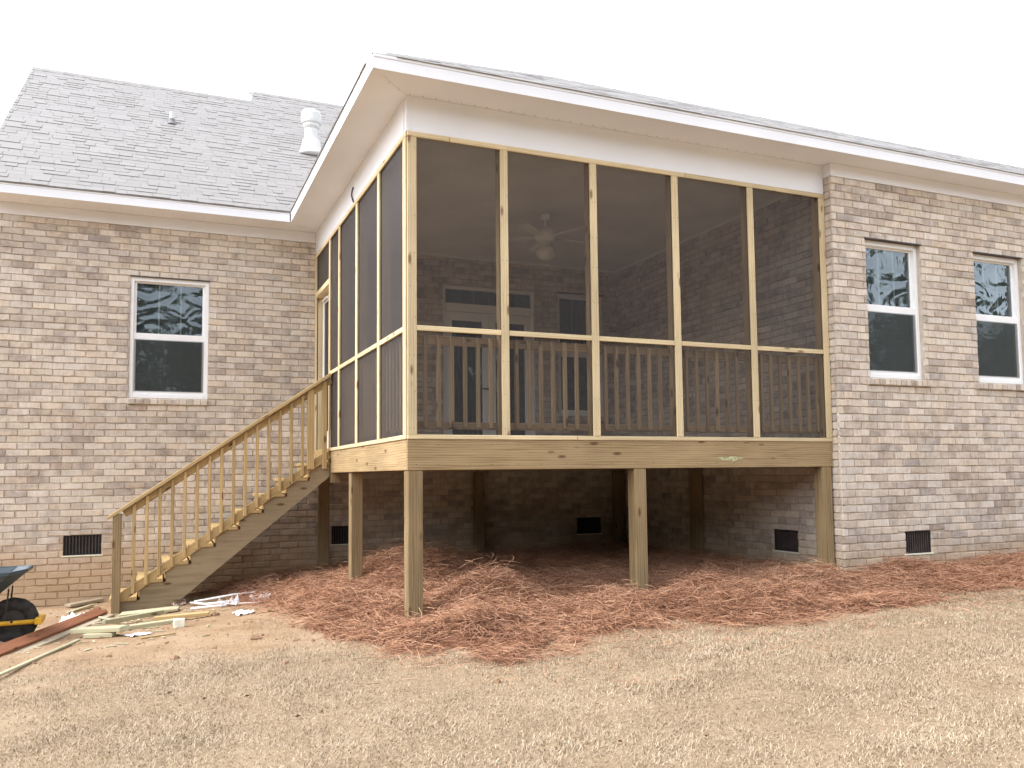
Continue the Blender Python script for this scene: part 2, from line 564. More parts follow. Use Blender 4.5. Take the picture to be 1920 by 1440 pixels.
_board = {}
def board(name, parent, a, b, w, t, side, mat, bev=0.004):
    """a board from a to b, w wide along 'side', t thick; its own X runs along the grain"""
    a, b = Vector(a), Vector(b)
    d = b - a
    L = d.length
    ex = d.normalized()
    ey = Vector(side)
    ey = (ey - ex * ey.dot(ex)).normalized()
    ez = ex.cross(ey)
    key = (round(L, 3), w, t, mat.name)
    me = _board.get(key)
    if me is None:
        mb = MB()
        mb.box(-L / 2, L / 2, -w / 2, w / 2, -t / 2, t / 2)
        me = mb.mesh(name, mat, bevel=min(bev, t * 0.2))
        _board[key] = me
    c = (a + b) / 2
    mw = Matrix(((ex.x, ey.x, ez.x, c.x), (ex.y, ey.y, ez.y, c.y), (ex.z, ey.z, ez.z, c.z), (0, 0, 0, 1)))
    return link(bpy.data.objects.new(name, me), parent, mw)

def big_mesh(name, verts, faces_n, mats, parent=None, matidx=None):
    """fast mesh from numpy: verts (n,3); faces = consecutive runs of faces_n vertices"""
    nv = len(verts)
    nf = nv // faces_n
    me = bpy.data.meshes.new(name)
    me.vertices.add(nv)
    me.vertices.foreach_set('co', np.asarray(verts, np.float32).ravel())
    me.loops.add(nv)
    me.loops.foreach_set('vertex_index', np.arange(nv, dtype=np.int32))
    me.polygons.add(nf)
    me.polygons.foreach_set('loop_start', np.arange(nf, dtype=np.int32) * faces_n)
    me.materials.append(mats)
    me.update(calc_edges=True)
    return link(bpy.data.objects.new(name, me), parent)

def vnoise(x, y, s, seed):
    r = np.random.default_rng(seed).random((64, 64))
    x, y = np.asarray(x) / s, np.asarray(y) / s
    xi, yi = np.floor(x).astype(int), np.floor(y).astype(int)
    fx, fy = x - xi, y - yi
    fx, fy = fx * fx * (3 - 2 * fx), fy * fy * (3 - 2 * fy)
    g = lambda a, b: r[a % 64, b % 64]
    return (g(xi, yi) * (1 - fx) * (1 - fy) + g(xi + 1, yi) * fx * (1 - fy) + g(xi, yi + 1) * (1 - fx) * fy + g(xi + 1, yi + 1) * fx * fy) * 2 - 1

def sstep(a, b, x):
    t = np.clip((x - a) / (b - a), 0, 1)
    return t * t * (3 - 2 * t)

# ------------------------------------------------------------------ ground
def gbase(x, y):
    x, y = np.asarray(x, float), np.asarray(y, float)
    z = -1.70 + 0.035 * np.clip(x, -4, 0) + 0.024 * np.clip(x, 0, 8)
    return z - 0.14 * np.clip((y - 0.5) / 3, 0, 1) * np.clip((0.3 - x) / 2.5, 0, 1)

def gz(x, y):
    x, y = np.asarray(x, float), np.asarray(y, float)
    return gbase(x, y) + 0.018 * vnoise(x, y, 0.8, 1) + 0.009 * vnoise(x, y, 0.22, 2)

BX = np.array([-1.4, -0.95, -0.67, -0.35, 0.02, 0.22, 0.56, 1.15, 1.58, 2.04, 2.58, 3.14, 4.31, 5.37, 7.5, 12])
BY = np.array([4.4, 1.2, -0.30, -1.10, -1.40, -1.62, -1.45, -1.22, -1.25, -1.36, -1.42, -1.46, -1.40, -1.36, -1.32, -1.3])
MOUNDS = [(0.85, 0.15, 0.60, 0.26), (0.35, -0.85, 0.5, 0.13), (0.65, 2.7, 0.75, 0.34), (-0.35, 1.2, 0.5, 0.10), (3.0, -0.45, 0.55, 0.11),
          (4.2, -0.5, 0.5, 0.10), (5.75, -0.42, 0.45, 0.10), (7.2, -0.65, 0.6, 0.06), (1.7, 3.6, 0.7, 0.16), (2.0, -0.6, 0.5, 0.08), (6.5, -0.9, 0.4, 0.04)]
def straw_mask(x, y):
    n = 0.38 * vnoise(x, y, 0.55, 5) + 0.28 * vnoise(x, y, 0.2, 6)
    d = (y - np.interp(x, BX, BY)) + n
    m = sstep(-0.22, 0.60, d)
    xl = np.interp(y, [-2, 1.0, 3.5, 4.6], [-0.55, -0.65, -1.1, -1.35])
    return m * sstep(-0.30, 0.42, x - xl + 0.6 * n)
def straw_h(x, y):
    m = straw_mask(x, y)
    h = 0.03 + (0.07 * (0.5 + 0.5 * vnoise(x, y, 0.45, 7)) + 0.022 * vnoise(x, y, 0.16, 8)) * sstep(6.5, 4.5, x)
    for mx_, my_, r, a in MOUNDS:
        h = h + a * np.exp(-((x - mx_) ** 2 + (y - my_) ** 2) / (r * r * 0.6)) * (1 + 0.22 * vnoise(x, y, 0.25, 9))
    for px_, py_, r, k in ((0.08, -0.10, 0.30, 0.95), (2.48, -0.10, 0.30, 0.55), (0.03, 2.45, 0.30, 0.6), (4.95, -0.05, 0.35, 0.5)):
        h = h * (1 - k * np.exp(-((x - px_) ** 2 + (y - py_) ** 2) / (r * r)))
    return np.maximum(h, 0.0) * m - 0.01 * (1 - m)
def clay_mask(x, y):
    n = 0.5 * vnoise(x, y, 0.8, 12) + 0.3 * vnoise(x, y, 0.3, 13)
    a = sstep(-1.3, 0.9, y + 1.3 * n + 0.12 * x) * sstep(1.6, 0.2, x + n)
    b = 0.55 * sstep(-0.9, 0.3, (y - np.interp(x, BX, BY)) + n) * (x < 12)
    return np.maximum(a, b)

def axis(lo, hi, d0, d1, step, outer):
    a = np.arange(d0, d1, step)
    l = d0 - np.cumsum(np.geomspace(step, outer, 30))
    h = d1 + np.cumsum(np.geomspace(step, outer, 30))
    return np.concatenate([l[::-1], a, h])
gx = axis(0, 0, -5.5, 9.0, 0.07, 60)
gy = axis(0, 0, -8.0, 6.0, 0.07, 60)
X, Y = np.meshgrid(gx, gy)
Zg = gz(X, Y)
nx, ny = len(gx), len(gy)
me = bpy.data.meshes.new('ground')
idx = np.arange(nx * ny).reshape(ny, nx)
quads = np.stack([idx[:-1, :-1], idx[:-1, 1:], idx[1:, 1:], idx[1:, :-1]], -1).reshape(-1, 4)
me.vertices.add(nx * ny)
me.vertices.foreach_set('co', np.stack([X, Y, Zg], -1).astype(np.float32).ravel())
me.loops.add(quads.size)
me.loops.foreach_set('vertex_index', quads.ravel().astype(np.int32))
me.polygons.add(len(quads))
me.polygons.foreach_set('loop_start', np.arange(len(quads), dtype=np.int32) * 4)
me.polygons.foreach_set('use_smooth', np.ones(len(quads), bool))
me.update(calc_edges=True)
for nm, arr in (('clay', clay_mask(X, Y)), ('straw', np.clip(straw_mask(X, Y) * 1.1, 0, 1))):
    at = me.attributes.new(nm, 'FLOAT', 'POINT')
    at.data.foreach_set('value', arr.astype(np.float32).ravel())
me.materials.append(M['ground'])
g = link(bpy.data.objects.new('ground', me))
g['kind'] = 'structure'

# ------------------------------------------------------------------ brickwork
house = thing('house', 'beige brick house with white eaves and grey shingle roofs behind the porch', 'house', (0, D, -1.9))

def px_area(p, n, w, h):
    d = Vector(p) - CAM
    z = d.dot(fw)
    if z < 0.5:
        return 0
    u, v = d.dot(rt) / z, d.dot(up) / z
    if abs(u) > 0.62 or abs(v) > 0.47:
        return 0
    return w * h * abs(d.normalized().dot(n)) / (z * z)

def brick_pts(w, h, j):
    """local brick: x along wall, y inward, front at y=0, origin at lower left; worn, uneven outline j"""
    c = 0.005
    q = [[x, 0.035, z] for (x, z) in ((0, 0), (w, 0), (w, h), (0, h))]
    o = [(0, 0), (w * .34, 0), (w * .67, 0), (w, 0), (w, h), (w * .66, h), (w * .33, h), (0, h)]
    for k, (x, z) in enumerate(o):
        q.append([x + j[k][0], c + 0.003, z + j[k][1]])
    for k, (x, z) in enumerate(o):
        xi = min(max(x, c), w - c)
        q.append([xi + j[k][0], j[8], (z + c if z == 0 else z - c) + j[k][1] * 1.3])
    return q
BF = [tuple(range(12, 20))] + [(4 + a, 4 + (a + 1) % 8, 12 + (a + 1) % 8, 12 + a) for a in range(8)] + [
    (0, 1, 7, 6, 5, 4), (1, 2, 8, 7), (2, 3, 11, 10, 9, 8), (3, 0, 4, 11)]
def rj():
    return [(random.uniform(-.004, .004), random.uniform(-.0045, .0045)) for _ in range(8)] + [random.uniform(-.004, .003)]

all_bricks = []     # (score, wall index, u, z, w, h)
walls = []
def brick_wall(name, org, ud, nd, length, z0, z1, openings=(), shift=0, udirty=None):
    """org: world xy at u=0; ud: unit u direction; nd: outward normal; the brick fronts lie in the given plane"""
    org, ud, nd = Vector((*org, 0)), Vector((*ud, 0)), Vector((*nd, 0))
    mw = Matrix(((ud.x, -nd.x, 0, org.x), (ud.y, -nd.y, 0, org.y), (0, 0, 1, 0), (0, 0, 0, 1)))
    if ud.cross(Vector((0, 0, 1))).dot(nd) < 0:
        pass
    us = sorted({0, length} | {o[0] for o in openings} | {o[1] for o in openings})
    zs = sorted({z0, z1} | {o[2] for o in openings} | {o[3] for o in openings})
    mb = MB()
    dm = 0.013
    for a, b in zip(us, us[1:]):
        for c, d in zip(zs, zs[1:]):
            if any(o[0] - 1e-6 <= a and b <= o[1] + 1e-6 and o[2] - 1e-6 <= c and d <= o[3] + 1e-6 for o in openings):
                continue
            mb.poly([(a, dm, c), (b, dm, c), (b, dm, d), (a, dm, d)])
    for o in openings:      # reveals
        a, b, c, d = o[:4]
        y = 0.16
        mb.poly([(a, dm, c), (a, y, c), (a, y, d), (a, dm, d)])
        mb.poly([(b, dm, c), (b, dm, d), (b, y, d), (b, y, c)])
        mb.poly([(a, dm, d), (a, y, d), (b, y, d), (b, dm, d)])
        mb.poly([(a, dm, c), (b, dm, c), (b, y, c), (a, y, c)])
    w = mb.build('wall', M['mortar'], house, mw=mw)
    wi = len(walls)
    walls.append((w, mw, nd))
    k0 = math.floor((z0 - ZT) / COURSE)
    for k in range(k0, 0):
        zb = ZT + k * COURSE + JT * 0.5
        zt = zb + COURSE - JT
        if zt < z0 - 0.05:
            continue
        x = -((k % 2) * 0.5) * BL + shift - BL
        while x < length:
            segs = [(max(x, 0.0), min(x + BL - JT, length))]
            x += BL
            for o in openings:
                if zb + 0.02 < o[3] and zt - 0.02 > o[2]:
                    ns = []
                    for a, b in segs:
                        if b <= o[0] or a >= o[1]:
                            ns.append((a, b))
                            continue
                        if a < o[0]:
                            ns.append((a, o[0]))
                        if b > o[1]:
                            ns.append((o[1], b))
                    segs = ns
            for a, b in segs:
                if b - a < 0.03:
                    continue
                # clip in z against openings (soldier slivers)
                za, zc = zb, zt
                for o in openings:
                    if a < o[1] - 1e-4 and b > o[0] + 1e-4:
                        if za < o[3] < zc:
                            za = o[3] + 0.002
                        if za < o[2] < zc:
                            zc = o[2] - 0.002
                if zc - za < 0.015:
                    continue
                full = abs((b - a) - (BL - JT)) < 1e-6 and za == zb and zc == zt
                sc = px_area(mw @ Vector(((a + b) / 2, 0, (za + zc) / 2)), nd, b - a, zc - za) if full else 0
                all_bricks.append((sc, wi, a, za, b - a, zc - za))
    return w

VZ0, VZ1 = -1.318, -1.057
WZ0, WZ1 = 0.755, 2.415
# left wing front and, behind the porch, the same wall plane (openings: window, vents, french doors, window)
LW = (-2.475 - XL, -1.475 - XL, WZ0, WZ1)
ops = [LW, (-3.20 - XL, -2.755 - XL, VZ0, VZ1), (0.245 - XL, 0.69 - XL, VZ0, VZ1), (4.24 - XL, 4.685 - XL, VZ0, VZ1),
       (1.955 - XL, 3.525 - XL, 0.03, 2.645), (3.945 - XL, 4.80 - XL, 0.62, 2.67)]
brick_wall('wall', (XL, D), (1, 0), (0, -1), XR - XL + 0.06, -2.25, ZT, ops)
# right wing front
RW = [(5.545 - XR, 6.44 - XR, WZ0, WZ1), (7.355 - XR, 8.25 - XR, WZ0, WZ1), (5.99 - XR, 6.41 - XR, VZ0, VZ1)]
brick_wall('wall', (XR, -RET), (1, 0), (0, -1), XE - XR, -1.95, ZT, RW, shift=0.08)
# right wing side (return and porch interior), u runs from the back (y=D) to the front so that x points along u with outward -x
brick_wall('wall', (XR, D), (0, -1), (-1, 0), D + RET - 0.04, -2.0, ZT, [(D - 1.085, D - 0.64, VZ0, VZ1)], shift=0.05)
# gable side of the left wing
brick_wall('wall', (XL, D + 4.5), (0, -1), (-1, 0), 4.46, -2.25, ZT)

all_bricks.sort(key=lambda t: -t[0])
variants = []
for k in range(10):
    mb = MB()
    mb.v = [tuple(p) for p in brick_pts(BL - JT, COURSE - JT, rj())]
    mb.f = BF
    mb.mi = [0] * len(BF)
    variants.append(mb.mesh('brick', M['brick']))
rest = {}
for n, (sc, wi, u, z, w, h) in enumerate(all_bricks):
    wobj, mw, nd = walls[wi]
    if n < 300 and sc > 0:
        link(bpy.data.objects.new('brick', variants[n % 10]), wobj, mw @ Matrix.Translation((u, random.uniform(-.002, .002), z)))
    else:
        mb = rest.setdefault(wi, MB())
        i = len(mb.v)
        mb.v += [(p[0] + u, p[1], p[2] + z) for p in brick_pts(w, h, rj())]
        mb.f += [tuple(i + q for q in f) for f in BF]
        mb.mi += [0] * len(BF)
for wi, mb in rest.items():
    o = mb.build('brickwork', M['brickfield'], walls[wi][0], mw=walls[wi][1])
    o['kind'] = 'stuff'

# ------------------------------------------------------------------ windows, vents, doors in the walls (local x along wall, y inward)
def front_mw(x, y, z):
    return Matrix.Translation((x, y, z))

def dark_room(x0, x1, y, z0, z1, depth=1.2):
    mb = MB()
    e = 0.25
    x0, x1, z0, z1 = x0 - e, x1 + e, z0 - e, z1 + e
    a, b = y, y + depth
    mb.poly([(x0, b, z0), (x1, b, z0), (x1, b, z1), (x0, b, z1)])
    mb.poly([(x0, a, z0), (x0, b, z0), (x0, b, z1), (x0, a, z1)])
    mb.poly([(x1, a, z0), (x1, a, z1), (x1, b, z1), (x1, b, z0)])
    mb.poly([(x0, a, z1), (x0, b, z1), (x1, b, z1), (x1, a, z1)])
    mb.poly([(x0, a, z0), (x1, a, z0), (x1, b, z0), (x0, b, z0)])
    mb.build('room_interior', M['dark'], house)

def sash_window(x0, x1, z0, z1, ywall, sill=True, rec=0.055, grilles=True, sillw=0.05):
    y = ywall + rec
    f = MB()
    fw_ = 0.048
    f.box(x0, x0 + fw_, y, y + 0.09, z0, z1)
    f.box(x1 - fw_, x1, y, y + 0.09, z0, z1)
    f.box(x0 + fw_, x1 - fw_, y + 0.001, y + 0.09, z1 - 0.06, z1)
    f.box(x0 + fw_, x1 - fw_, y - 0.004, y + 0.09, z0, z0 + 0.055)
    fr = f.build('window', M['vinyl'], house, bevel=0.004)
    zm = z0 + (z1 - z0) * 0.505
    for (a, b, dy) in ((zm - 0.045, z1 - 0.06, 0.045), (z0 + 0.055, zm + 0.05, 0.014)):
        s = MB()
        sw = 0.032
        xa, xb = x0 + fw_, x1 - fw_
        up_ = dy > 0.03
        lo = 0.045 if up_ else 0.045
        hi = 0.02 if up_ else 0.095
        s.box(xa, xa + sw, y + dy, y + dy + 0.03, a, b)
        s.box(xb - sw, xb, y + dy, y + dy + 0.03, a, b)
        s.box(xa + sw, xb - sw, y + dy + 0.001, y + dy + 0.03, b - hi, b)
        s.box(xa + sw, xb - sw, y + dy + 0.001, y + dy + 0.03, a, a + lo)
        so_ = s.build('sash', M['vinyl'], fr, bevel=0.003)
        p = MB()
        ya = y + dy + 0.012
        p.poly([(xa + sw, ya, a + lo), (xb - sw, ya, a + lo), (xb - sw, ya, b - hi), (xa + sw, ya, b - hi)])
        p.build('pane', M['glass'] if up_ else M['flatglass'], fr)
        if not up_ and sill and ywall < D - 0.01 or (not up_ and x0 < 0):
            h_ = MB()
            h_.poly([(xa + 0.01, y + 0.008, a + lo - 0.01), (xb - 0.01, y + 0.008, a + lo - 0.01), (xb - 0.01, y + 0.008, b - hi + 0.01), (xa + 0.01, y + 0.008, b - hi + 0.01)])
            h_.build('half_screen', M['winscreen'], fr)
        if up_ and grilles:
            for k in (1, 2):
                xm = xa + sw + (xb - xa - 2 * sw) * k / 3
                g_ = MB()
                g_.box(xm - 0.011, xm + 0.011, ya + 0.008, ya + 0.014, a + lo, b - hi)
                g_.build('muntin', M['vinyl'], fr)
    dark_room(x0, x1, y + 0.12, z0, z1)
    # steel lintel over the opening
    l = MB()
    l.box(x0 - 0.005, x1 + 0.01, ywall - 0.004, ywall + 0.10, z1 - 0.004, z1 + 0.008)
    l.build('lintel', M['steel'], fr)
    if sill:
        s = MB()
        n = max(6, int(round((x1 - x0 + 2 * sillw) / 0.087)))
        w = (x1 - x0 + 2 * sillw) / n
        for k in range(n):
            a = x0 - sillw + k * w
            j = random.uniform(-0.004, 0.004)
            b0, b1 = a + 0.005, a + w - 0.004
            yf, yb = ywall - 0.035 + j, ywall + rec + 0.03
            s.hexa([(b0, yf, z0 - 0.085), (b1, yf, z0 - 0.085), (b1, yb, z0 - 0.085), (b0, yb, z0 - 0.085),
                    (b0, yf, z0 - 0.018 + j), (b1, yf, z0 - 0.018 + j), (b1, yb, z0 - 0.002), (b0, yb, z0 - 0.002)])
        s.build('window_sill', M['brickfield'], fr, bevel=0.003)
        m = MB()
        m.box(x0 - sillw + 0.006, x1 + sillw - 0.006, ywall - 0.022, ywall + rec + 0.02, z0 - 0.092, z0 - 0.026)
        m.build('sill_mortar', M['mortar'], fr)
    return fr

sash_window(-2.475, -1.475, WZ0, WZ1, D, sillw=0.0, rec=0.03)
sash_window(5.545, 6.44, WZ0, WZ1, -RET, sillw=0.06, rec=0.065)
sash_window(7.355, 8.25, WZ0, WZ1, -RET, sillw=0.06, rec=0.065)
sash_window(3.945, 4.80, 0.62, 2.67, D, rec=0.06)

def foundation_vent(mw, w, h):
    f = MB()
    f.box(0, w, 0.06, 0.09, 0, h)
    fr = f.build('foundation_vent', M['ventblack'], house, mw=mw)
    e = 0.014
    r = MB()
    r.box(0, e, 0.02, 0.06, 0, h)
    r.box(w - e, w, 0.02, 0.06, 0, h)
    r.box(e, w - e, 0.02, 0.06, 0, e)
    r.box(e, w - e, 0.02, 0.06, h - e, h)
    r.build('vent_frame', M['ventblack'], fr, mw=mw)
    n = 11
    for k in range(n):
        x = e + (w - 2 * e) * (k + 0.5) / n
        b = MB()
        b.box(x - 0.006, x + 0.006, 0.03, 0.055, e, h - e)
        b.build('vent_bar', M['steel'], fr, mw=mw)
    s = MB()
    s.box(-0.02, w + 0.02, -0.006, 0.05, -0.016, -0.001)
    s.build('vent_ledge', M['block'], fr, mw=mw)

def wall_mw(wi, u, z):
    return walls[wi][1] @ Matrix.Translation((u, 0, z))
for wi, o in ((0, ops[1]), (0, ops[2]), (0, ops[3]), (1, RW[2]), (2, (D - 1.085, D - 0.64, VZ0, VZ1))):
    foundation_vent(wall_mw(wi, o[0], VZ0), o[1] - o[0], VZ1 - VZ0)

# french doors with a transom, seen through the screen
fd = MB()
x0, x1, y = 1.955, 3.525, D + 0.03
fd.box(x0, x0 + 0.05, y, y + 0.11, 0.03, 2.645)
fd.box(x1 - 0.05, x1, y, y + 0.11, 0.03, 2.645)
fd.box(x0 + 0.05, x1 - 0.05, y + 0.001, y + 0.11, 2.595, 2.645)
fd.box(x0 + 0.05, x1 - 0.05, y + 0.001, y + 0.11, 2.24, 2.37)
fdo = fd.build('french_door', M['vinyl'], house, bevel=0.004)
tr = MB()
tr.poly([(x0 + 0.05, y + 0.05, 2.37), (x1 - 0.05, y + 0.05, 2.37), (x1 - 0.05, y + 0.05, 2.595), (x0 + 0.05, y + 0.05, 2.595)])
tr.build('transom_pane', M['flatglass'], fdo)
for k in range(1, 6):
    xm = x0 + 0.05 + (x1 - x0 - 0.1) * k / 6
    b = MB()
    b.box(xm - 0.009, xm + 0.009, y + 0.055, y + 0.065, 2.37, 2.595)
    b.build('muntin', M['vinyl'], fdo)
for (a, b) in ((x0 + 0.053, (x0 + x1) / 2 - 0.003), ((x0 + x1) / 2 + 0.003, x1 - 0.053)):
    l = MB()
    l.box(a, a + 0.11, y + 0.02, y + 0.065, 0.04, 2.235)
    l.box(b - 0.11, b, y + 0.02, y + 0.065, 0.04, 2.235)
    l.box(a + 0.11, b - 0.11, y + 0.021, y + 0.065, 2.10, 2.235)
    l.box(a + 0.11, b - 0.11, y + 0.021, y + 0.065, 0.04, 0.28)
    l.build('door_leaf', M['vinyl'], fdo, bevel=0.004)
    p = MB()
    p.poly([(a + 0.11, y + 0.04, 0.28), (b - 0.11, y + 0.04, 0.28), (b - 0.11, y + 0.04, 2.10), (a + 0.11, y + 0.04, 2.10)])
    p.build('pane', M['flatglass'], fdo)
kn = MB()
kn.tube([(2.70, y + 0.02, 1.02), (2.70, y - 0.05, 1.02)], 0.012, 8)
kn.tube([(2.70, y - 0.05, 1.02), (2.60, y - 0.055, 1.02)], 0.011, 8)
kn.build('door_handle', M['rod'], fdo)
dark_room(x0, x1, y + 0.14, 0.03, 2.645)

# ------------------------------------------------------------------ eaves
SF = -0.0
def slab(name, pts, z0, z1, mat, parent=house, bevel=0.0):
    mb = MB()
    n = len(pts)
    mb.poly([(p[0], p[1], z0) for p in reversed(pts)])
    mb.poly([(p[0], p[1], z1) for p in pts])
    for k in range(n):
        a, b = pts[k], pts[(k + 1) % n]
        mb.poly([(a[0], a[1], z0), (b[0], b[1], z0), (b[0], b[1], z1), (a[0], a[1], z1)])
    return mb.build(name, mat, parent, bevel=bevel)
gp_ = 0.002
i_ = OH - 0.022
slab('soffit', [(-i_ + gp_, -i_), (XE, -i_), (XE, 0.03), (0.03 + gp_, 0.03)], ZS + 0.004, ZS + 0.02, M['white'])
slab('soffit', [(-i_, -i_ + gp_), (0.03, 0.03 + gp_), (0.03, D + 0.03), (-i_, D - i_ - gp_)], ZS + 0.004, ZS + 0.02, M['white'])
slab('soffit', [(XL - 0.1, D - i_), (-i_ - gp_, D - i_), (0.0, D + 0.02 - gp_), (0.0, D + 0.03), (XL - 0.1, D + 0.03)], ZS + 0.005, ZS + 0.021, M['white'])
# fascia boards with a drip edge on top
def fascia(a, b, nrm):
    a, b, n = Vector((*a, 0)), Vector((*b, 0)), Vector((*nrm, 0))
    t = 0.022
    d = (b - a).normalized()
    def q(p, o, z):
        p = p + n * o
        return (p.x, p.y, z)
    mb = MB()
    # shift inner ends so the mitre closes
    mb.hexa([q(a, 0, ZS), q(b, 0, ZS), q(b, -t, ZS), q(a, -t, ZS), q(a, 0, ZF - 0.03), q(b, 0, ZF - 0.03), q(b, -t, ZF - 0.03), q(a, -t, ZF - 0.03)])
    f = mb.build('fascia', M['white'], house, bevel=0.002)
    m2 = MB()
    m2.hexa([q(a, 0.006, ZF - 0.029), q(b, 0.006, ZF - 0.029), q(b, -t, ZF - 0.029), q(a, -t, ZF - 0.029), q(a, 0.006, ZF), q(b, 0.006, ZF), q(b, -t, ZF), q(a, -t, ZF)])
    m2.build('drip_edge', M['white'], f, bevel=0.003)
fascia((-OH, -OH), (XE, -OH), (0, -1))
fascia((-OH, D - OH), (-OH, -OH + 0.0225), (-1, 0))
fascia((XL - 0.12, D - OH), (-OH - 0.0145, D - OH), (0, -1))
# frieze boards
def wbox(name, x0, x1, y0, y1, z0, z1, mat, parent, bevel=0.003):
    mb = MB()
    mb.box(x0, x1, y0, y1, z0, z1)
    return mb.build(name, mat, parent, bevel=bevel)
wbox('frieze_board', 0.001, XR - 0.002, -0.006, 0.1, ZH, ZS + 0.003, M['white'], house)
wbox('frieze_board', -0.006, 0.0995, 0.101, D - 0.002, ZH, ZS + 0.003, M['white'], house)
wbox('corner_trim', -0.010, 0.024, -0.010, 0.02, ZH + 0.001, ZS + 0.002, M['white'], house)
wbox('frieze_board', XL - 0.02, -0.008, D - 0.006, D + 0.03, ZT, ZS + 0.003, M['white'], house)
wbox('frieze_board', XR - 0.001, XE, -RET - 0.006, 0.03, ZT, ZS + 0.003, M['white'], house)
hl = MB()
def dot(x, y, r=0.0065):
    hl.poly([(x + r * math.cos(-t), y + r * math.sin(-t), ZS + 0.003) for t in np.linspace(0, 2 * math.pi, 7)[:-1]])
for k in range(38):
    dot(0.02 + 0.13 * k, -0.035)
for k in range(30):
    dot(-0.27 - 0.13 * k, D - 0.20)
dot(-0.10, -0.085)
dot(-0.22, -0.19)
hl.build('soffit_vent_holes', M['steel'], house)['kind'] = 'stuff'
cb = MB()
cb.tube([(-0.012, 2.315, 3.11), (-0.022, 2.335, 3.07), (-0.026, 2.345, 3.02), (-0.02, 2.32, 2.96), (-0.012, 2.29, 2.915)], 0.009, 6)
cb.build('loose_cable', M['cable'], house, smooth=True)

# ------------------------------------------------------------------ roofs
def nrm_of(us, ss):
    return us.cross(ss).normalized()
cnt = [0]
shv = {}
def shingle_pts(w, t0, dp=0.165):
    # u in 0..w, s in 0..dp, lifted at the butt edge
    tb = t0
    return [(0, 0, 0), (w, 0, 0), (w, dp, 0), (0, dp, 0), (0, 0, tb), (w, 0, tb), (w, dp, 0.004), (0, dp, 0.004)]
cand = []
roofs = []
def roof_plane(poly, u_dir, s_dir, org, inside, du, ds, mat_edge=0.012, shingles=True, tabs=(0.005, 0.006, 0.009, 0.013)):
    """poly: world points of the slope; shingle tabs are laid from org along u_dir and up s_dir where inside(u,s)"""
    us, ss = Vector(u_dir).normalized(), Vector(s_dir).normalized()
    nn = us.cross(ss)
    org = Vector(org)
    mb = MB()
    mb.poly(poly)
    low = [Vector(p) - nn * mat_edge for p in poly]
    mb.poly(list(reversed(low)))
    n = len(poly)
    for k in range(n):
        mb.poly([poly[k], low[k], low[(k + 1) % n], poly[(k + 1) % n]])
    ro = mb.build('roof', M['roofdeck'], house)
    if not shingles:
        return ro
    mw = Matrix(((us.x, ss.x, nn.x, org.x), (us.y, ss.y, nn.y, org.y), (us.z, ss.z, nn.z, org.z), (0, 0, 0, 1)))
    roofs.append((ro, mw, nn))
    ri = len(roofs) - 1
    s, row = -0.014, 0
    while s < ds:
        u = du[0] - random.random() * 0.3
        while u < du[1]:
            w = random.choice((0.14, 0.17, 0.21, 0.26, 0.31))
            if u < du[0]:
                w, u = max(0.05, u + w - du[0]), du[0]
            if inside(u + w * 0.5, s + 0.07):
                t0 = random.choice(tabs)
                p = mw @ Vector((u + w / 2, s + 0.07, 0))
                cand.append((px_area(p, nn, w, 0.143), ri, u, s, w, t0))
            u += w
        s += 0.143
    return ro

TH = R(36.87)
c1, s1 = math.cos(TH), math.sin(TH)
ye = D - OH
XG = XL - 0.13
def lp(x, s):
    return (x, ye - 0.006 + s * c1, ZF + 0.012 + (s - 0.0) * s1)
TP = R(29.0)
tp = math.tan(TP)
T = 3.0
def front_z(d):
    return ZF + 0.012 + d * tp
# valley of the left wing slope with the porch hip end: both rise from the inside corner
ridge1, ridge2, xstep = 5.93, 6.74, -0.55
def valley_x(s):
    return -OH + 0.0 + (s * s1) / tp
polyL = [lp(XG, -0.02), lp(-OH, -0.02), lp(valley_x(ridge2), ridge2), lp(xstep + 0.12, ridge2), lp(xstep, ridge1), lp(XG, ridge1)]
def inL(u, s):
    x = u + XG
    if x > valley_x(max(s, 0)) - 0.01 or x < XG:
        return False
    return s < ridge1 - 0.08 or (x > xstep + 0.06 and s < ridge2 - 0.08)
roof_plane(polyL, (1, 0, 0), (0, c1, s1), lp(XG, 0), inL, (0, 12), ridge2)
# back slopes of the left wing
def bk(x, s, d):
    a = lp(x, s)
    return (a[0], a[1] + d * c1, a[2] - d * s1)
roof_plane([bk(xstep, ridge1, 0), bk(xstep, ridge1, 5), bk(XG, ridge1, 5), bk(XG, ridge1, 0)][::-1], (-1, 0, 0), (0, -c1, s1), (0, 0, 0), None, None, 0, shingles=False)
roof_plane([bk(9, ridge2, 0), bk(9, ridge2, 5), bk(xstep + 0.12, ridge2, 5), bk(xstep + 0.12, ridge2, 0)][::-1], (-1, 0, 0), (0, -c1, s1), (0, 0, 0), None, None, 0, shingles=False)
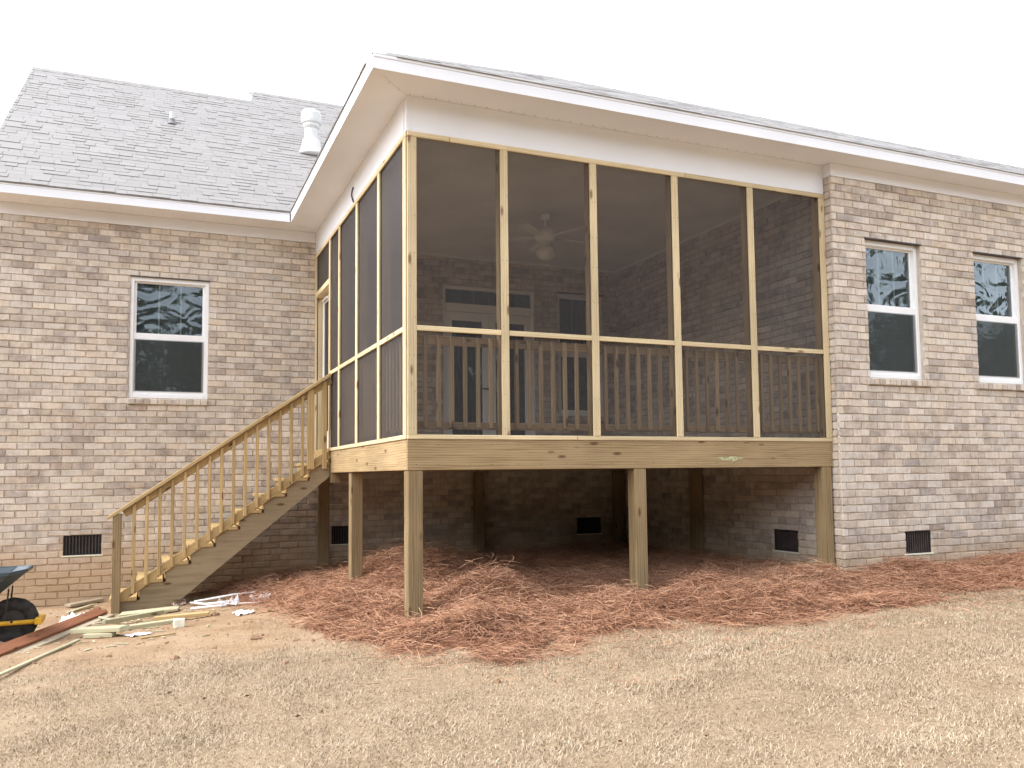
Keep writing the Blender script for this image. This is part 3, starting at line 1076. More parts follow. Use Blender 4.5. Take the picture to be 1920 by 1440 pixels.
# ridge caps
def ridge_cap(a, b):
    a, b = Vector(a), Vector(b)
    n = int((b - a).length / 0.16)
    mb = MB()
    for k in range(n):
        p, q = a.lerp(b, k / n), a.lerp(b, (k + 1.25) / n)
        w = 0.14
        z = 0.012 + 0.004 * (k % 2)
        mb.poly([(p.x, p.y - w * c1, p.z - w * s1 + z), (q.x, q.y - w * c1, q.z - w * s1 + z - 0.004), (q.x, q.y, q.z + z + 0.010), (p.x, p.y, p.z + z + 0.014)])
        mb.poly([(p.x, p.y, p.z + z + 0.014), (q.x, q.y, q.z + z + 0.010), (q.x, q.y + w * c1, q.z - w * s1 + z - 0.004), (p.x, p.y + w * c1, p.z - w * s1 + z)])
        mb.poly([(p.x, p.y - w * c1, p.z - w * s1), (p.x, p.y - w * c1, p.z - w * s1 + z), (p.x, p.y, p.z + z + 0.014), (p.x, p.y + w * c1, p.z - w * s1 + z), (p.x, p.y + w * c1, p.z - w * s1)][::-1])
    mb.build('ridge_cap', M['shinglefield'], house)
ridge_cap(lp(XG, ridge1), lp(xstep, ridge1))
ridge_cap(lp(xstep + 0.12, ridge2), lp(9, ridge2))
# gable end wall strip and rake board
rk = MB()
for (sa, sb) in ((0, ridge1),):
    a, b = Vector(lp(XG, sa)), Vector(lp(XG, sb))
    rk.hexa([a + Vector((0, 0, -0.17)), a + Vector((0.022, 0, -0.17)), b + Vector((0.022, 0, -0.17)), b + Vector((0, 0, -0.17)),
             a + Vector((0, 0, -0.035)), a + Vector((0.022, 0, -0.035)), b + Vector((0.022, 0, -0.035)), b + Vector((0, 0, -0.035))])
rk.build('rake_board', M['white'], house)
gw = MB()
a, b = lp(XL, 0.5), lp(XL, ridge1 - 0.06)
gw.poly([(XL + 0.01, D, ZT), (XL + 0.01, D + 4.5, ZT), (XL + 0.01, D + 4.5, b[2] - 0.1), (XL + 0.01, D, lp(0, 0.55)[2] - 0.1)][::-1])
gw.build('gable_siding', M['white'], house)

# porch / right wing hip roof
e0 = -OH - 0.006
A = Vector((e0, e0, front_z(-0.02)))
P1 = Vector((e0 + T + 0.02, e0 + T + 0.02, front_z(T)))
cf, sf = math.cos(TP), math.sin(TP)
polyF = [A, (XE, e0, front_z(-0.02)), (XE, P1.y, P1.z), P1]
roof_plane(polyF, (1, 0, 0), (0, cf, sf), (e0, e0, front_z(-0.02)), lambda u, s: u > (s + 0.10) * cf + 0.16 and s < (T + 0.02) / cf - 0.1, (0, XE - e0), T / cf, tabs=(0.003, 0.004, 0.006))
# hip end over the porch side, running back into the left wing's slope
ymax = 11.0
polyH = [A, P1, (P1.x, ymax, P1.z), (e0, ymax, front_z(-0.02))]
roof_plane([polyH[0], polyH[1], polyH[2], polyH[3]], (0, -1, 0), (cf, 0, sf), (e0, ye, front_z(-0.02)),
           lambda u, s: (ye - u) - e0 > (s + 0.10) * cf + 0.16 and s < (T + 0.02) / cf - 0.1 and (ye - u) < ye + max(0, s * sf / s1 * c1) - 0.02, (-4, ye - e0), T / cf)
hc = MB()
n = 26
for k in range(n):
    p, q = A.lerp(P1, (k + 1.6) / n), A.lerp(P1, (k + 2.75) / n)
    z = 0.012
    hc.poly([p + Vector((0.10, -0.10, z - 0.06)), q + Vector((0.10, -0.10, z - 0.062)), q + Vector((0, 0, z + 0.004)), p + Vector((0, 0, z + 0.012))])
    hc.poly([p + Vector((0.10, -0.10, z - 0.06)), p + Vector((0, 0, z + 0.012)), p + Vector((-0.10, 0.10, z - 0.06)), p + Vector((0, 0, -0.03))])
    hc.poly([p + Vector((0, 0, z + 0.012)), q + Vector((0, 0, z + 0.004)), q + Vector((-0.10, 0.10, z - 0.062)), p + Vector((-0.10, 0.10, z - 0.06))])
hc.build('ridge_cap', M['shinglefield'], house)
ridge_cap(P1, (XE, P1.y, P1.z))

cand.sort(key=lambda t: -t[0])
field = {}
for n, (sc, ri, u, s, w, t0) in enumerate(cand):
    ro, mw, nn = roofs[ri]
    if n < 300 and sc > 0:
        key = (w, t0)
        if key not in shv:
            mb = MB()
            mb.hexa(shingle_pts(w - 0.004, t0))
            shv[key] = mb.mesh('shingle', M['shingle'])
        link(bpy.data.objects.new('shingle', shv[key]), ro, mw @ Matrix.Translation((u, s, 0.001)))
    else:
        mb = field.setdefault(ri, MB())
        mb.hexa([(p[0] + u, p[1] + s, p[2] + 0.001) for p in shingle_pts(w - 0.004, t0)])
for ri, mb in field.items():
    mb.build('shingles', M['shinglefield'], roofs[ri][0], mw=roofs[ri][1])['kind'] = 'stuff'

# flue and plumbing vent on the left roof
fx, fy, fz = 0.25, 7.0, 5.20
fl = MB()
fl.lathe([(0.112, 0.0), (0.112, 0.56)], (fx, fy, fz), 20)
flo = fl.build('flue_pipe', M['flue'], house, smooth=False)
f2 = MB()
f2.lathe([(0.27, -0.02), (0.20, 0.05), (0.165, 0.16), (0.150, 0.27), (0.118, 0.275)], (fx, fy - 0.03, fz - 0.02), 20)
f2.build('flashing', M['flue'], flo, smooth=True)
f3 = MB()
f4 = MB()
f4.lathe([(0.135, 0.25), (0.138, 0.275), (0.113, 0.28)], (fx, fy, fz), 20)
f4.build('storm_collar', M['flue'], flo)
f3.lathe([(0.120, 0.47), (0.142, 0.50), (0.142, 0.55), (0.165, 0.56), (0.172, 0.60), (0.172, 0.72), (0.150, 0.78), (0.06, 0.80)], (fx, fy, fz), 20)
f3.build('flue_cap', M['flue'], flo)
pv = MB()
pv.lathe([(0.036, -0.1), (0.036, 0.19)], (-1.975, 7.447, 5.60), 12)
pvo = pv.build('plumbing_vent', M['flue'], house)
p2 = MB()
p2.lathe([(0.10, -0.02), (0.06, 0.04), (0.048, 0.09)], (-1.975, 7.43, 5.58), 12)
p2.build('flashing', M['roofdeck'], pvo)

# ------------------------------------------------------------------ screened porch
porch = thing('screened_porch', 'raised wooden screened porch on square posts in the inner corner of the house', 'porch', (0.08, 0.08, -1.68))
zp = -0.286
board('rim_beam', porch, (0, 0.019, zp / 2), (XR - 0.004, 0.019, zp / 2), 0.284, 0.038, (0, 0, 1), M['beam'])
board('rim_beam', porch, (0.019, 0.040, zp / 2), (0.019, D - 0.004, zp / 2), 0.284, 0.038, (0, 0, 1), M['beam'])
ck = MB()
ck.poly([(3.60 + 0.16 * math.cos(t) * (1 + 0.25 * math.sin(3 * t)), -0.0015, -0.19 + 0.022 * math.sin(t) * (1 + 0.3 * math.cos(5 * t))) for t in np.linspace(0, 2 * math.pi, 25)[:-1]][::-1])
ck.build('paint_smear', M['smear'], porch)
# joists and floor boards
for k in range(12):
    x = 0.35 + k * 0.40
    if x < XR - 0.1:
        board('joist', porch, (x, 0.045, -0.155), (x, D - 0.05, -0.155), 0.235, 0.038, (0, 0, 1), M['inner'])
board('ledger', porch, (0.045, D - 0.024, -0.155), (XR - 0.01, D - 0.024, -0.155), 0.235, 0.038, (0, 0, 1), M['inner'])
for k in range(34):
    y = 0.12 + k * 0.1415
    if y < D - 0.08:
        board('deck_board', porch, (0.10, y, -0.018), (XR - 0.012, y, -0.018), 0.136, 0.034, (0, 1, 0), M['floor'])
# supporting posts
for (x, y) in ((0.079, 0.115), (2.475, 0.115), (4.955, 0.115), (0.092, 2.61), (4.955, 2.61), (0.10, 4.80), (2.475, 4.80), (4.94, 4.80)):
    yy = y if y > 0.2 else 0.075
    zg = float(gbase(x, yy)) - 0.12
    ytop = -0.288
    board('support_post', porch, (x, yy, zg), (x, yy, ytop), 0.142, 0.142, (1, 0, 0), M['post'], bev=0.006)
board('hanger_block', porch, (0.06, 3.72, -0.42), (0.06, 3.72, -0.2875), 0.05, 0.12, (0, 1, 0), M['post'])
TW = 0.080
tY = -0.002
# front face trim: posts, rails, plates
fx_ = [0.0466, 0.9816, 1.9748, 2.9699, 3.9709, XR - 0.046]
board('sill_trim', porch, (0.001, tY, 0.022), (1.748, tY, 0.022), 0.042, 0.022, (0, 0, 1), M['trim'])
board('sill_trim', porch, (1.752, tY + 0.001, 0.022), (XR - 0.004, tY + 0.001, 0.022), 0.042, 0.022, (0, 0, 1), M['stair'] if False else M['trim'])
board('head_trim', porch, (0.001, tY - 0.004, ZH - 0.025), (0.418, tY - 0.004, ZH - 0.025), 0.050, 0.020, (0, 0, 1), M['trim'])
board('head_trim', porch, (0.422, tY - 0.003, ZH - 0.0255), (3.10, tY - 0.003, ZH - 0.0255), 0.050, 0.020, (0, 0, 1), M['trim'])
board('head_trim', porch, (3.103, tY - 0.004, ZH - 0.025), (XR - 0.004, tY - 0.004, ZH - 0.025), 0.050, 0.020, (0, 0, 1), M['trim'])
for k, x in enumerate(fx_):
    w = TW if k else 0.088
    board('trim_post', porch, (x, tY - 0.001, 0.0435), (x, tY - 0.001, ZH - 0.0505), w, 0.021, (1, 0, 0), M['trim'])
    board('stud', porch, (x, 0.068, 0.001), (x, 0.068, ZH - 0.001), 0.089, 0.092, (1, 0, 0), M['inner'])
for a, b in zip(fx_, fx_[1:]):
    board('rail_trim', porch, (a + TW / 2 + 0.002, tY, 1.040), (b - TW / 2 - 0.001, tY, 1.040), 0.050, 0.020, (0, 0, 1), M['trim'])
    p = MB()
    p.poly([(a + 0.02, 0.012, 0.03), (b - 0.02, 0.012, 0.03), (b - 0.02, 0.012, ZH - 0.03), (a + 0.02, 0.012, ZH - 0.03)])
    p.build('screen', M['screen'], porch)
    board('guard_rail', porch, (a + 0.046, 0.115, 0.95), (b - 0.046, 0.115, 0.95), 0.085, 0.036, (0, 0, 1), M['inner'])
    board('guard_rail', porch, (a + 0.046, 0.115, 0.135), (b - 0.046, 0.115, 0.135), 0.070, 0.036, (0, 0, 1), M['inner'])
    n = 7
    for j in range(n):
        x = a + 0.15 + j * 0.1325
        if x < b - 0.06:
            board('baluster', porch, (x, 0.078, 0.115), (x, 0.078, 0.99), 0.036, 0.036, (1, 0, 0), M['inner'])
nh = MB()
q0 = random.Random(4)
for x in fx_:
    for k in range(9):
        z = 0.12 + k * 0.33 + q0.uniform(-0.03, 0.03)
        for dx in (-0.022, 0.022):
            xx = x + dx + q0.uniform(-0.006, 0.006)
            if q0.random() < 0.8 and z < ZH - 0.08:
                nh.poly([(xx + 0.0042 * math.cos(t), -0.0142, z + 0.0042 * math.sin(t)) for t in np.linspace(0, 2 * math.pi, 7)[:-1]])
for k in range(20):
    xx = 0.06 + k * 0.26 + q0.uniform(-0.04, 0.04)
    for z in (-0.05, -0.235):
        nh.poly([(xx + 0.005 * math.cos(t), -0.0015, z + 0.005 * math.sin(t)) for t in np.linspace(0, 2 * math.pi, 7)[:-1]])
nh.build('nail_heads', M['steel'], porch)['kind'] = 'stuff'
# left face
fy_ = [0.062, 1.081, 2.143, 3.167, 3.818, D - 0.046]
board('sill_trim', porch, (tY, 0.011, 0.022), (tY, 3.80, 0.022), 0.042, 0.022, (0, 0, 1), M['trim'])
board('head_trim', porch, (tY - 0.004, 0.007, ZH - 0.025), (tY - 0.004, D - 0.004, ZH - 0.025), 0.050, 0.020, (0, 0, 1), M['trim'])
for k, y in enumerate(fy_):
    w = (0.098, TW, TW, TW, 0.07, 0.085)[k]
    board('trim_post', porch, (tY - 0.001, y, 0.0435 if k < 4 else -0.1), (tY - 0.001, y, ZH - 0.0505), w, 0.021, (0, 1, 0), M['trim'])
    if k:
        board('stud', porch, (0.068, y, 0.001), (0.068, y, ZH - 0.001), 0.092, 0.089, (1, 0, 0), M['trim'] if k > 4 else M['inner'])
for k, (a, b) in enumerate(zip(fy_, fy_[1:])):
    p = MB()
    z0 = 2.33 if k == 4 else 0.03
    p.poly([(0.012, a + 0.02, z0), (0.012, a + 0.02, ZH - 0.03), (0.012, b - 0.02, ZH - 0.03), (0.012, b - 0.02, z0)])
    p.build('screen', M['screen'], porch)
    if k < 4:
        a0 = a + (0.051 if k == 0 else 0.042)
        b0 = b - (0.042 if k < 3 else 0.037)
        board('rail_trim', porch, (tY, a0, 1.040), (tY, b0, 1.040), 0.050, 0.020, (0, 0, 1), M['trim'])
        board('guard_rail', porch, (0.115, a0 + 0.07, 0.95), (0.115, b0, 0.95), 0.085, 0.036, (0, 0, 1), M['inner'])
        board('guard_rail', porch, (0.115, a0 + 0.07, 0.135), (0.115, b0, 0.135), 0.070, 0.036, (0, 0, 1), M['inner'])
        yb = a + 0.15
        while yb < b - 0.06:
            board('baluster', porch, (0.078, yb, 0.115), (0.078, yb, 0.99), 0.036, 0.036, (1, 0, 0), M['inner'])
            yb += 0.1325
# door bay: header, screen door
board('door_header', porch, (0.045, 3.855, 2.30), (0.045, D - 0.09, 2.30), 0.075, 0.13, (0, 0, 1), M['trim'])
da, db, dx = 3.875, 4.79, 0.075
dm = MB()
dm.box(dx, dx + 0.032, da, da + 0.075, 0.05, 2.235)
dm.box(dx, dx + 0.032, db - 0.075, db, 0.05, 2.235)
dm.box(dx + 0.001, dx + 0.032, da + 0.075, db - 0.075, 2.15, 2.235)
dm.box(dx + 0.001, dx + 0.032, da + 0.075, db - 0.075, 0.05, 0.30)
dm.box(dx + 0.001, dx + 0.032, da + 0.075, db - 0.075, 1.0, 1.06)
sd = dm.build('screen_door', M['vinyl'], porch, bevel=0.004)
p = MB()
p.poly([(dx + 0.016, da + 0.07, 0.25), (dx + 0.016, da + 0.07, 2.2), (dx + 0.016, db - 0.07, 2.2), (dx + 0.016, db - 0.07, 0.25)])
p.build('door_screen', M['screen'], sd)
cl = MB()
cl.tube([(dx - 0.02, db - 0.10, 2.19), (dx - 0.02, db - 0.45, 2.19)], 0.016, 8)
cl.build('door_closer', M['vinyl'], sd)
hd = MB()
hd.tube([(dx - 0.003, da + 0.04, 1.05), (dx - 0.045, da + 0.04, 1.05), (dx - 0.045, da + 0.13, 1.05)], 0.009, 8)
hd.build('door_handle', M['rod'], sd)
board('threshold', porch, (0.05, 3.86, 0.02), (0.05, D - 0.05, 0.02), 0.14, 0.04, (1, 0, 0), M['stair'])
# ceiling panels with narrow seams
for k in range(4):
    x0 = 0.105 + k * 1.235
    for j in range(2):
        y0 = 0.105 + j * 2.41
        mb = MB()
        mb.box(x0, x0 + 1.2342, y0, y0 + 2.4092, 3.12, 3.132)
        mb.build('ceiling_panel', M['ceil'], porch)

wbox('sky_gap_strip', 0.11, XR + 0.02, D - 0.022, D + 0.02, 3.075, 3.135, M['ceil'], porch)  # added strips block the sky leaking in between walls and ceiling
wbox('sky_gap_strip', XR - 0.022, XR + 0.03, 0.03, D - 0.023, 3.075, 3.135, M['ceil'], porch)
# ------------------------------------------------------------------ ceiling fan
fan = thing('ceiling_fan', 'white ceiling fan with a globe light hanging inside the screened porch', 'ceiling fan', (2.58, 2.47, 3.12))
F0 = (2.58, 2.47, 0)
b = MB()
b.lathe([(0.075, 3.118), (0.08, 3.07), (0.06, 3.035), (0.02, 3.03)], F0, 18)
b.build('mount', M['vinyl'], fan, smooth=True)
b = MB()
b.lathe([(0.014, 3.031), (0.014, 2.93)], F0, 10)
b.build('downrod', M['vinyl'], fan)
b = MB()
b.lathe([(0.05, 2.93), (0.11, 2.91), (0.14, 2.86), (0.14, 2.80), (0.11, 2.76), (0.06, 2.74)], F0, 22)
b.build('motor', M['vinyl'], fan, smooth=True)
for k in range(5):
    t = 2 * math.pi * k / 5 + 0.1
    c_, s_ = math.cos(t), math.sin(t)
    b = MB()
    q = []
    for (r, w, dz) in ((0.14, 0.02, 0.0), (0.24, 0.055, 0), (0.68, 0.075, 0)):
        q.append(((F0[0] + r * c_ - w * s_, F0[1] + r * s_ + w * c_, 2.80 + 0.005), (F0[0] + r * c_ + w * s_, F0[1] + r * s_ - w * c_, 2.80 - 0.005)))
    for i in range(2):
        (a, a2), (d, d2) = q[i], q[i + 1]
        lo = lambda v: (v[0], v[1], v[2] - 0.008)
        b.hexa([lo(a), lo(a2), lo(d2), lo(d), a, a2, d2, d])
    b.build('blade', M['ceil'], fan)
b = MB()
b.lathe([(0.05, 2.745), (0.06, 2.70), (0.05, 2.69), (0.11, 2.66), (0.135, 2.61), (0.12, 2.55), (0.07, 2.51), (0.02, 2.495)], F0, 22)
b.build('globe', M['lampglass'], fan, smooth=True)
b = MB()
b.tube([(2.61, 2.46, 2.52), (2.61, 2.46, 2.40)], 0.004, 5)
b.build('pull_chain', M['vinyl'], fan)

# ------------------------------------------------------------------ staircase
st = thing('porch_staircase', 'wooden staircase with slanted baluster railing rising to the porch door', 'staircase', (-2.5, 4.2, -1.93))
YN, YF = 3.76, 4.78
run, rise = 0.2866, 0.2012
xr0, zt0 = -2.583, -1.756         # nose of the first tread, its top
for k in range(9):
    x0 = xr0 + k * run
    z = zt0 + k * rise
    board('tread', st, (x0 + run / 2 - 0.01, YN - 0.02, z - 0.019), (x0 + run / 2 - 0.01, YF + 0.03, z - 0.019), run + 0.012, 0.038, (1, 0, 0), M['fresh'] if False else M['stair'])
    board('riser', st, (x0 + 0.02, YN + 0.002, z - 0.038 - (rise - 0.038) / 2), (x0 + 0.02, YF, z - 0.038 - (rise - 0.038) / 2), rise - 0.042, 0.018, (0, 0, 1), M['stair'])
board('riser', st, (-0.018, YN, -0.06), (-0.018, YF, -0.06), 0.17, 0.02, (0, 0, 1), M['stair'])
for y in (YN + 0.02, YF - 0.02):
    pr = []
    for k in range(9):
        x0 = xr0 + 0.03 + k * run
        z = zt0 - 0.0395 + k * rise
        pr += [(x0, z - (rise if k else 0.22)), (x0, z)]
    pr += [(xr0 + 0.03 + 9 * run - 0.035, zt0 - 0.0395 + 8 * rise)]
    xe, ze = pr[-1]
    pr += [(xe, ze - 0.15), (xr0 + 0.03 + 0.50, pr[0][1] + 0.0)]
    mb = MB()
    n = len(pr)
    ya, yb = y - 0.019, y + 0.019
    mb.poly([(a, ya, z) for a, z in pr][::-1])
    mb.poly([(a, yb, z) for a, z in pr])
    for i in range(n):
        (a, z), (a2, z2) = pr[i], pr[(i + 1) % n]
        mb.poly([(a, ya, z), (a2, ya, z2), (a2, yb, z2), (a, yb, z)])
    mb.build('stringer', M['stringer'], st)
RY = 3.715      # plane of the balusters
sl_ = rise / run
def rail_z(x):      # underside of the cap
    return -0.815 + (x + 2.617) * 0.6935
board('newel_post', st, (-2.528, RY, -2.02), (-2.528, RY, rail_z(-2.528) + 0.004), 0.095, 0.095, (1, 0, 0), M['post'])
board('newel_post', st, (-0.262, RY + 0.02, -0.24), (-0.262, RY + 0.02, rail_z(-0.262) - 0.002), 0.085, 0.085, (1, 0, 0), M['stair'])
v = Vector((1, 0, 0.6935)).normalized()
nz = Vector((-v.z, 0, v.x))
a, b_ = Vector((-2.625, RY + 0.005, rail_z(-2.625))), Vector((0.0, RY + 0.005, rail_z(0.0)))
board('handrail', st, a + nz * 0.02, b_ + nz * 0.02, 0.125, 0.038, (0, 1, 0), M['stair'])
board('sub_rail', st, Vector((-2.48, RY + 0.04, rail_z(-2.48))) - nz * 0.046, Vector((-0.02, RY + 0.04, rail_z(-0.02))) - nz * 0.046, 0.088, 0.036, nz, M['stair'])
def low_z(x):
    return -1.748 + (x + 2.47) * 0.6975
board('bottom_rail', st, (-2.48, RY + 0.04, low_z(-2.48)), (-0.02, RY + 0.04, low_z(-0.02)), 0.105, 0.034, nz, M['stair'])
for k in range(15):
    x = -2.346 + k * 0.1413
    board('baluster', st, (x, RY, low_z(x) - 0.045), (x, RY, rail_z(x) - 0.012), 0.038, 0.038, (1, 0, 0), M['stair'])
board('baluster', st, (-0.085, RY, -0.235), (-0.085, RY, rail_z(-0.085) - 0.012), 0.06, 0.038, (1, 0, 0), M['stair'])

# ------------------------------------------------------------------ wheelbarrow at the left edge
wb = thing('wheelbarrow', 'dark plastic wheelbarrow with yellow frame and fat black tyre beside the staircase', 'wheelbarrow', (-3.34, 1.93, -1.87))
wc = Vector((-3.345, 1.93, -1.672))
mb = MB()
rim = [(-3.225, 0.20, -1.185), (-3.225, -0.20, -1.185), (-3.36, -0.34, -1.20), (-4.25, -0.36, -1.21), (-4.33, -0.28, -1.20), (-4.33, 0.28, -1.20), (-4.25, 0.36, -1.21), (-3.36, 0.34, -1.20)]
bot = [(-3.56, 0.13, -1.50), (-3.56, -0.13, -1.50), (-3.62, -0.19, -1.50), (-4.08, -0.20, -1.47), (-4.12, -0.16, -1.46), (-4.12, 0.16, -1.46), (-4.08, 0.20, -1.47), (-3.62, 0.19, -1.50)]
yc = 1.93
def ring(pts, dz=0, sc=1.0):
    cx = sum(p[0] for p in pts) / len(pts)
    return [(cx + (p[0] - cx) * sc, yc + p[1] * sc, p[2] + dz) for p in pts]
rings = [ring(bot, 0.012, 0.97), ring(rim, 0.0, 0.975), ring(rim, 0.012, 0.985), ring(rim, 0.012, 1.02), ring(rim, -0.018, 1.02), ring(rim, -0.02, 0.995), ring(bot, 0, 1.0)]
base = len(mb.v)
for r_ in rings:
    mb.v += r_
for k in range(len(rings) - 1):
    for j in range(8):
        mb.f.append((base + k * 8 + j, base + k * 8 + (j + 1) % 8, base + (k + 1) * 8 + (j + 1) % 8, base + (k + 1) * 8 + j))
        mb.mi.append(0)
mb.f.append(tuple(base + j for j in range(8)))
mb.f.append(tuple(base + 48 + j for j in reversed(range(8))))
mb.mi += [0, 0]
mb.build('tray', M['tray'], wb, bevel=0.0)
mb = MB()
n = 28
prof = [(0.10, -0.045), (0.175, -0.055), (0.205, -0.038), (0.213, 0.0), (0.205, 0.038), (0.175, 0.055), (0.10, 0.045)]
for k in range(n):
    t = 2 * math.pi * k / n
    for r_, dy in prof:
        rr = r_ + (0.004 if (k % 2 and r_ > 0.18) else 0)
        mb.v.append((wc.x + rr * math.cos(t), wc.y + dy, wc.z + rr * math.sin(t)))
m_ = len(prof)
for k in range(n):
    for j in range(m_):
        k2, j2 = (k + 1) % n, (j + 1) % m_
        mb.f.append((k * m_ + j, k2 * m_ + j, k2 * m_ + j2, k * m_ + j2))
        mb.mi.append(0)
wh = mb.build('wheel', M['rubber'], wb, smooth=True)
mb = MB()
mb.tube([(wc.x, wc.y - 0.04, wc.z), (wc.x, wc.y + 0.04, wc.z)], 0.105, 20)
mb.build('rim', M['rod'], wh)
mb = MB()
mb.tube([(wc.x, wc.y - 0.13, wc.z), (wc.x, wc.y + 0.13, wc.z)], 0.012, 10)
mb.build('axle', M['rod'], wh)
for s_ in (-1, 1):
    mb = MB()
    mb.tube([(-3.13, yc + s_ * 0.10, wc.z - 0.012), (-3.5, yc + s_ * 0.115, wc.z - 0.012), (-3.75, yc + s_ * 0.18, wc.z + 0.12), (-4.95, yc + s_ * 0.33, wc.z + 0.36)], 0.022, 8)
    mb.build('handle', M['yellow'], wb, smooth=True)
    mb = MB()
    mb.tube([(-4.05, yc + s_ * 0.22, -1.50), (-4.15, yc + s_ * 0.25, -1.90), (-4.28, yc + s_ * 0.25, -1.90), (-4.35, yc + s_ * 0.25, -1.57)], 0.014, 8)
    mb.build('leg', M['rod'], wb, smooth=True)
    mb = MB()
    mb.tube([(-3.40, yc + s_ * 0.105, wc.z), (-3.375, yc + s_ * 0.125, -1.36)], 0.008, 6)
    mb.build('brace', M['rod'], wb)
mb = MB()
mb.box(-3.155, -3.09, yc - 0.14, yc + 0.14, wc.z - 0.04, wc.z + 0.022)
mb.build('nose_guard', M['yellow'], wb, bevel=0.008)

# ------------------------------------------------------------------ lumber scraps and litter
def lumber(name, label, cat, a, b, w, t, mat, dz=0.0, tilt=0.0, dz2=None, group='lumber offcuts lying by the stairs'):
    za = float(gz(*a)) + t / 2 + dz
    zb = float(gz(*b)) + t / 2 + (dz if dz2 is None else dz2)
    d = Vector((b[0] - a[0], b[1] - a[1], 0)).normalized()
    side = Vector((-d.y, d.x, tilt))
    o = board(name, None, (*a, za), (*b, zb), w, t, side, mat)
    return tag(o, label, cat, group)
lumber('brown_board', 'long reddish brown board lying on the ground in front of the wheelbarrow', 'board', (-3.62, -0.20), (-2.66, 3.50), 0.13, 0.045, M['rust'], 0.05, 0.35)
lumber('grey_plank', 'weathered grey plank lying under the long reddish brown board', 'plank', (-3.52, -0.25), (-2.58, 3.40), 0.12, 0.038, M['greywood'], 0.0)
lumber('wood_strip', 'long thin pale wood strip on the dirt nearest the camera', 'wood strip', (-3.25, -0.30), (-2.74, 1.30), 0.035, 0.02, M['fresh'], 0.022)
lumber('lumber_offcut', 'short thick pale block propped on another scrap at the near end of the pile', 'offcut', (-2.80, 1.70), (-2.36, 1.38), 0.14, 0.045, M['fresh'], 0.05)
lumber('lumber_offcut', 'small pale scrap underneath the short thick block at the near end', 'offcut', (-2.70, 1.52), (-2.45, 1.42), 0.09, 0.04, M['fresh'], 0.002)
lumber('lumber_offcut', 'pale squared stick lying across the middle of the scrap pile', 'offcut', (-2.58, 2.20), (-2.02, 2.70), 0.05, 0.045, M['fresh'], 0.045)
lumber('lumber_offcut', 'pale stick in front of the middle one, ending at the small white block', 'offcut', (-2.52, 1.78), (-1.86, 2.12), 0.085, 0.04, M['fresh'], 0.004)
lumber('lumber_offcut', 'wide flat pale board at the back of the scrap pile by the newel', 'offcut', (-2.46, 3.25), (-1.84, 3.18), 0.24, 0.03, M['fresh'], 0.012)
lumber('lumber_offcut', 'tan stick with a dark sawn end at the far right of the scrap pile', 'offcut', (-2.10, 2.36), (-1.56, 2.30), 0.085, 0.04, M['stair'], 0.012)
lumber('lumber_offcut', 'thin pale lath lying crosswise beside the end of the brown board', 'offcut', (-2.66, 3.05), (-2.46, 2.42), 0.03, 0.02, M['fresh'], 0.03)
lumber('lumber_offcut', 'long thin lath under the middle of the scrap pile', 'offcut', (-2.70, 2.55), (-2.05, 3.00), 0.07, 0.025, M['greywood'], 0.0)
lumber('lumber_offcut', 'grey plank leaning on the ground against the brick wall', 'offcut', (-3.10, 4.55), (-2.74, 4.84), 0.12, 0.03, M['greywood'], 0.02)
lumber('lumber_offcut', 'short pale stick behind the crumpled white bag', 'offcut', (-3.06, 4.05), (-2.82, 4.50), 0.04, 0.025, M['fresh'], 0.01)
lumber('lumber_offcut', 'thin tan sliver on the dirt right of the thick block', 'offcut', (-2.22, 1.12), (-1.92, 1.20), 0.02, 0.012, M['stair'], 0.003)
bk_ = MB()
z = float(gz(-1.88, 1.72))
bk_.box(-1.93, -1.82, 1.68, 1.74, z - 0.003, z + 0.085)
tag(bk_.build('white_block', M['block'], None, bevel=0.008), 'small upright white block at the end of a pale stick', 'block')

def sheet(name, label, cat, cx, cy, w, d, mat, h=0.03, seed=0, n=7, rot=0.0):
    r = np.random.default_rng(seed)
    mb = MB()
    P = {}
    for i in range(n + 1):
        for j in range(n + 1):
            u, v_ = (i / n - 0.5) * w, (j / n - 0.5) * d
            x, y = cx + u * math.cos(rot) - v_ * math.sin(rot), cy + u * math.sin(rot) + v_ * math.cos(rot)
            x += r.normal(0, w * 0.03)
            y += r.normal(0, d * 0.03)
            P[i, j] = len(mb.v)
            mb.v.append((x, y, float(gz(x, y)) + 0.006 + abs(r.normal(0, h * 0.6))))
    for i in range(n):
        for j in range(n):
            mb.f.append((P[i, j], P[i + 1, j], P[i + 1, j + 1], P[i, j + 1]))
            mb.mi.append(0)
    o = mb.build(name, mat, None)
    return tag(o, label, cat, 'litter scattered near the stairs')
sheet('plastic_bag', 'crumpled white bag lying between the wheelbarrow and the newel post', 'bag', -2.97, 3.55, 0.24, 0.45, M['paper'], 0.05, 1)
sheet('paper_scrap', 'flat white paper lying right of the thick pale block', 'paper', -2.26, 1.38, 0.20, 0.22, M['paper'], 0.012, 2, rot=0.5)
sheet('paper_scrap', 'white paper scrap lying alone on the orange dirt', 'paper', -1.22, 2.18, 0.19, 0.26, M['paper'], 0.022, 3, rot=0.2)
sheet('wrapper', 'pinkish wrapper on the straw edge below the stringer', 'wrapper', -1.83, 3.87, 0.16, 0.32, M['pinkpaper'], 0.03, 4)
sheet('plastic_film', 'clear plastic film caught between the white strips, nearer the stairs', 'plastic film', -1.30, 3.10, 0.22, 0.5, M['film'], 0.06, 5)
sheet('plastic_film', 'clear plastic film at the far right end of the white strips', 'plastic film', -0.95, 3.15, 0.2, 0.6, M['film'], 0.06, 6)
def strip(name, label, pts, rad, mat):
    mb = MB()
    mb.tube([(x, y, float(gz(x, y)) + rad + dz) for x, y, dz in pts], rad, 6)
    tag(mb.build(name, mat, None, smooth=True), label, 'strip', 'litter scattered near the stairs')
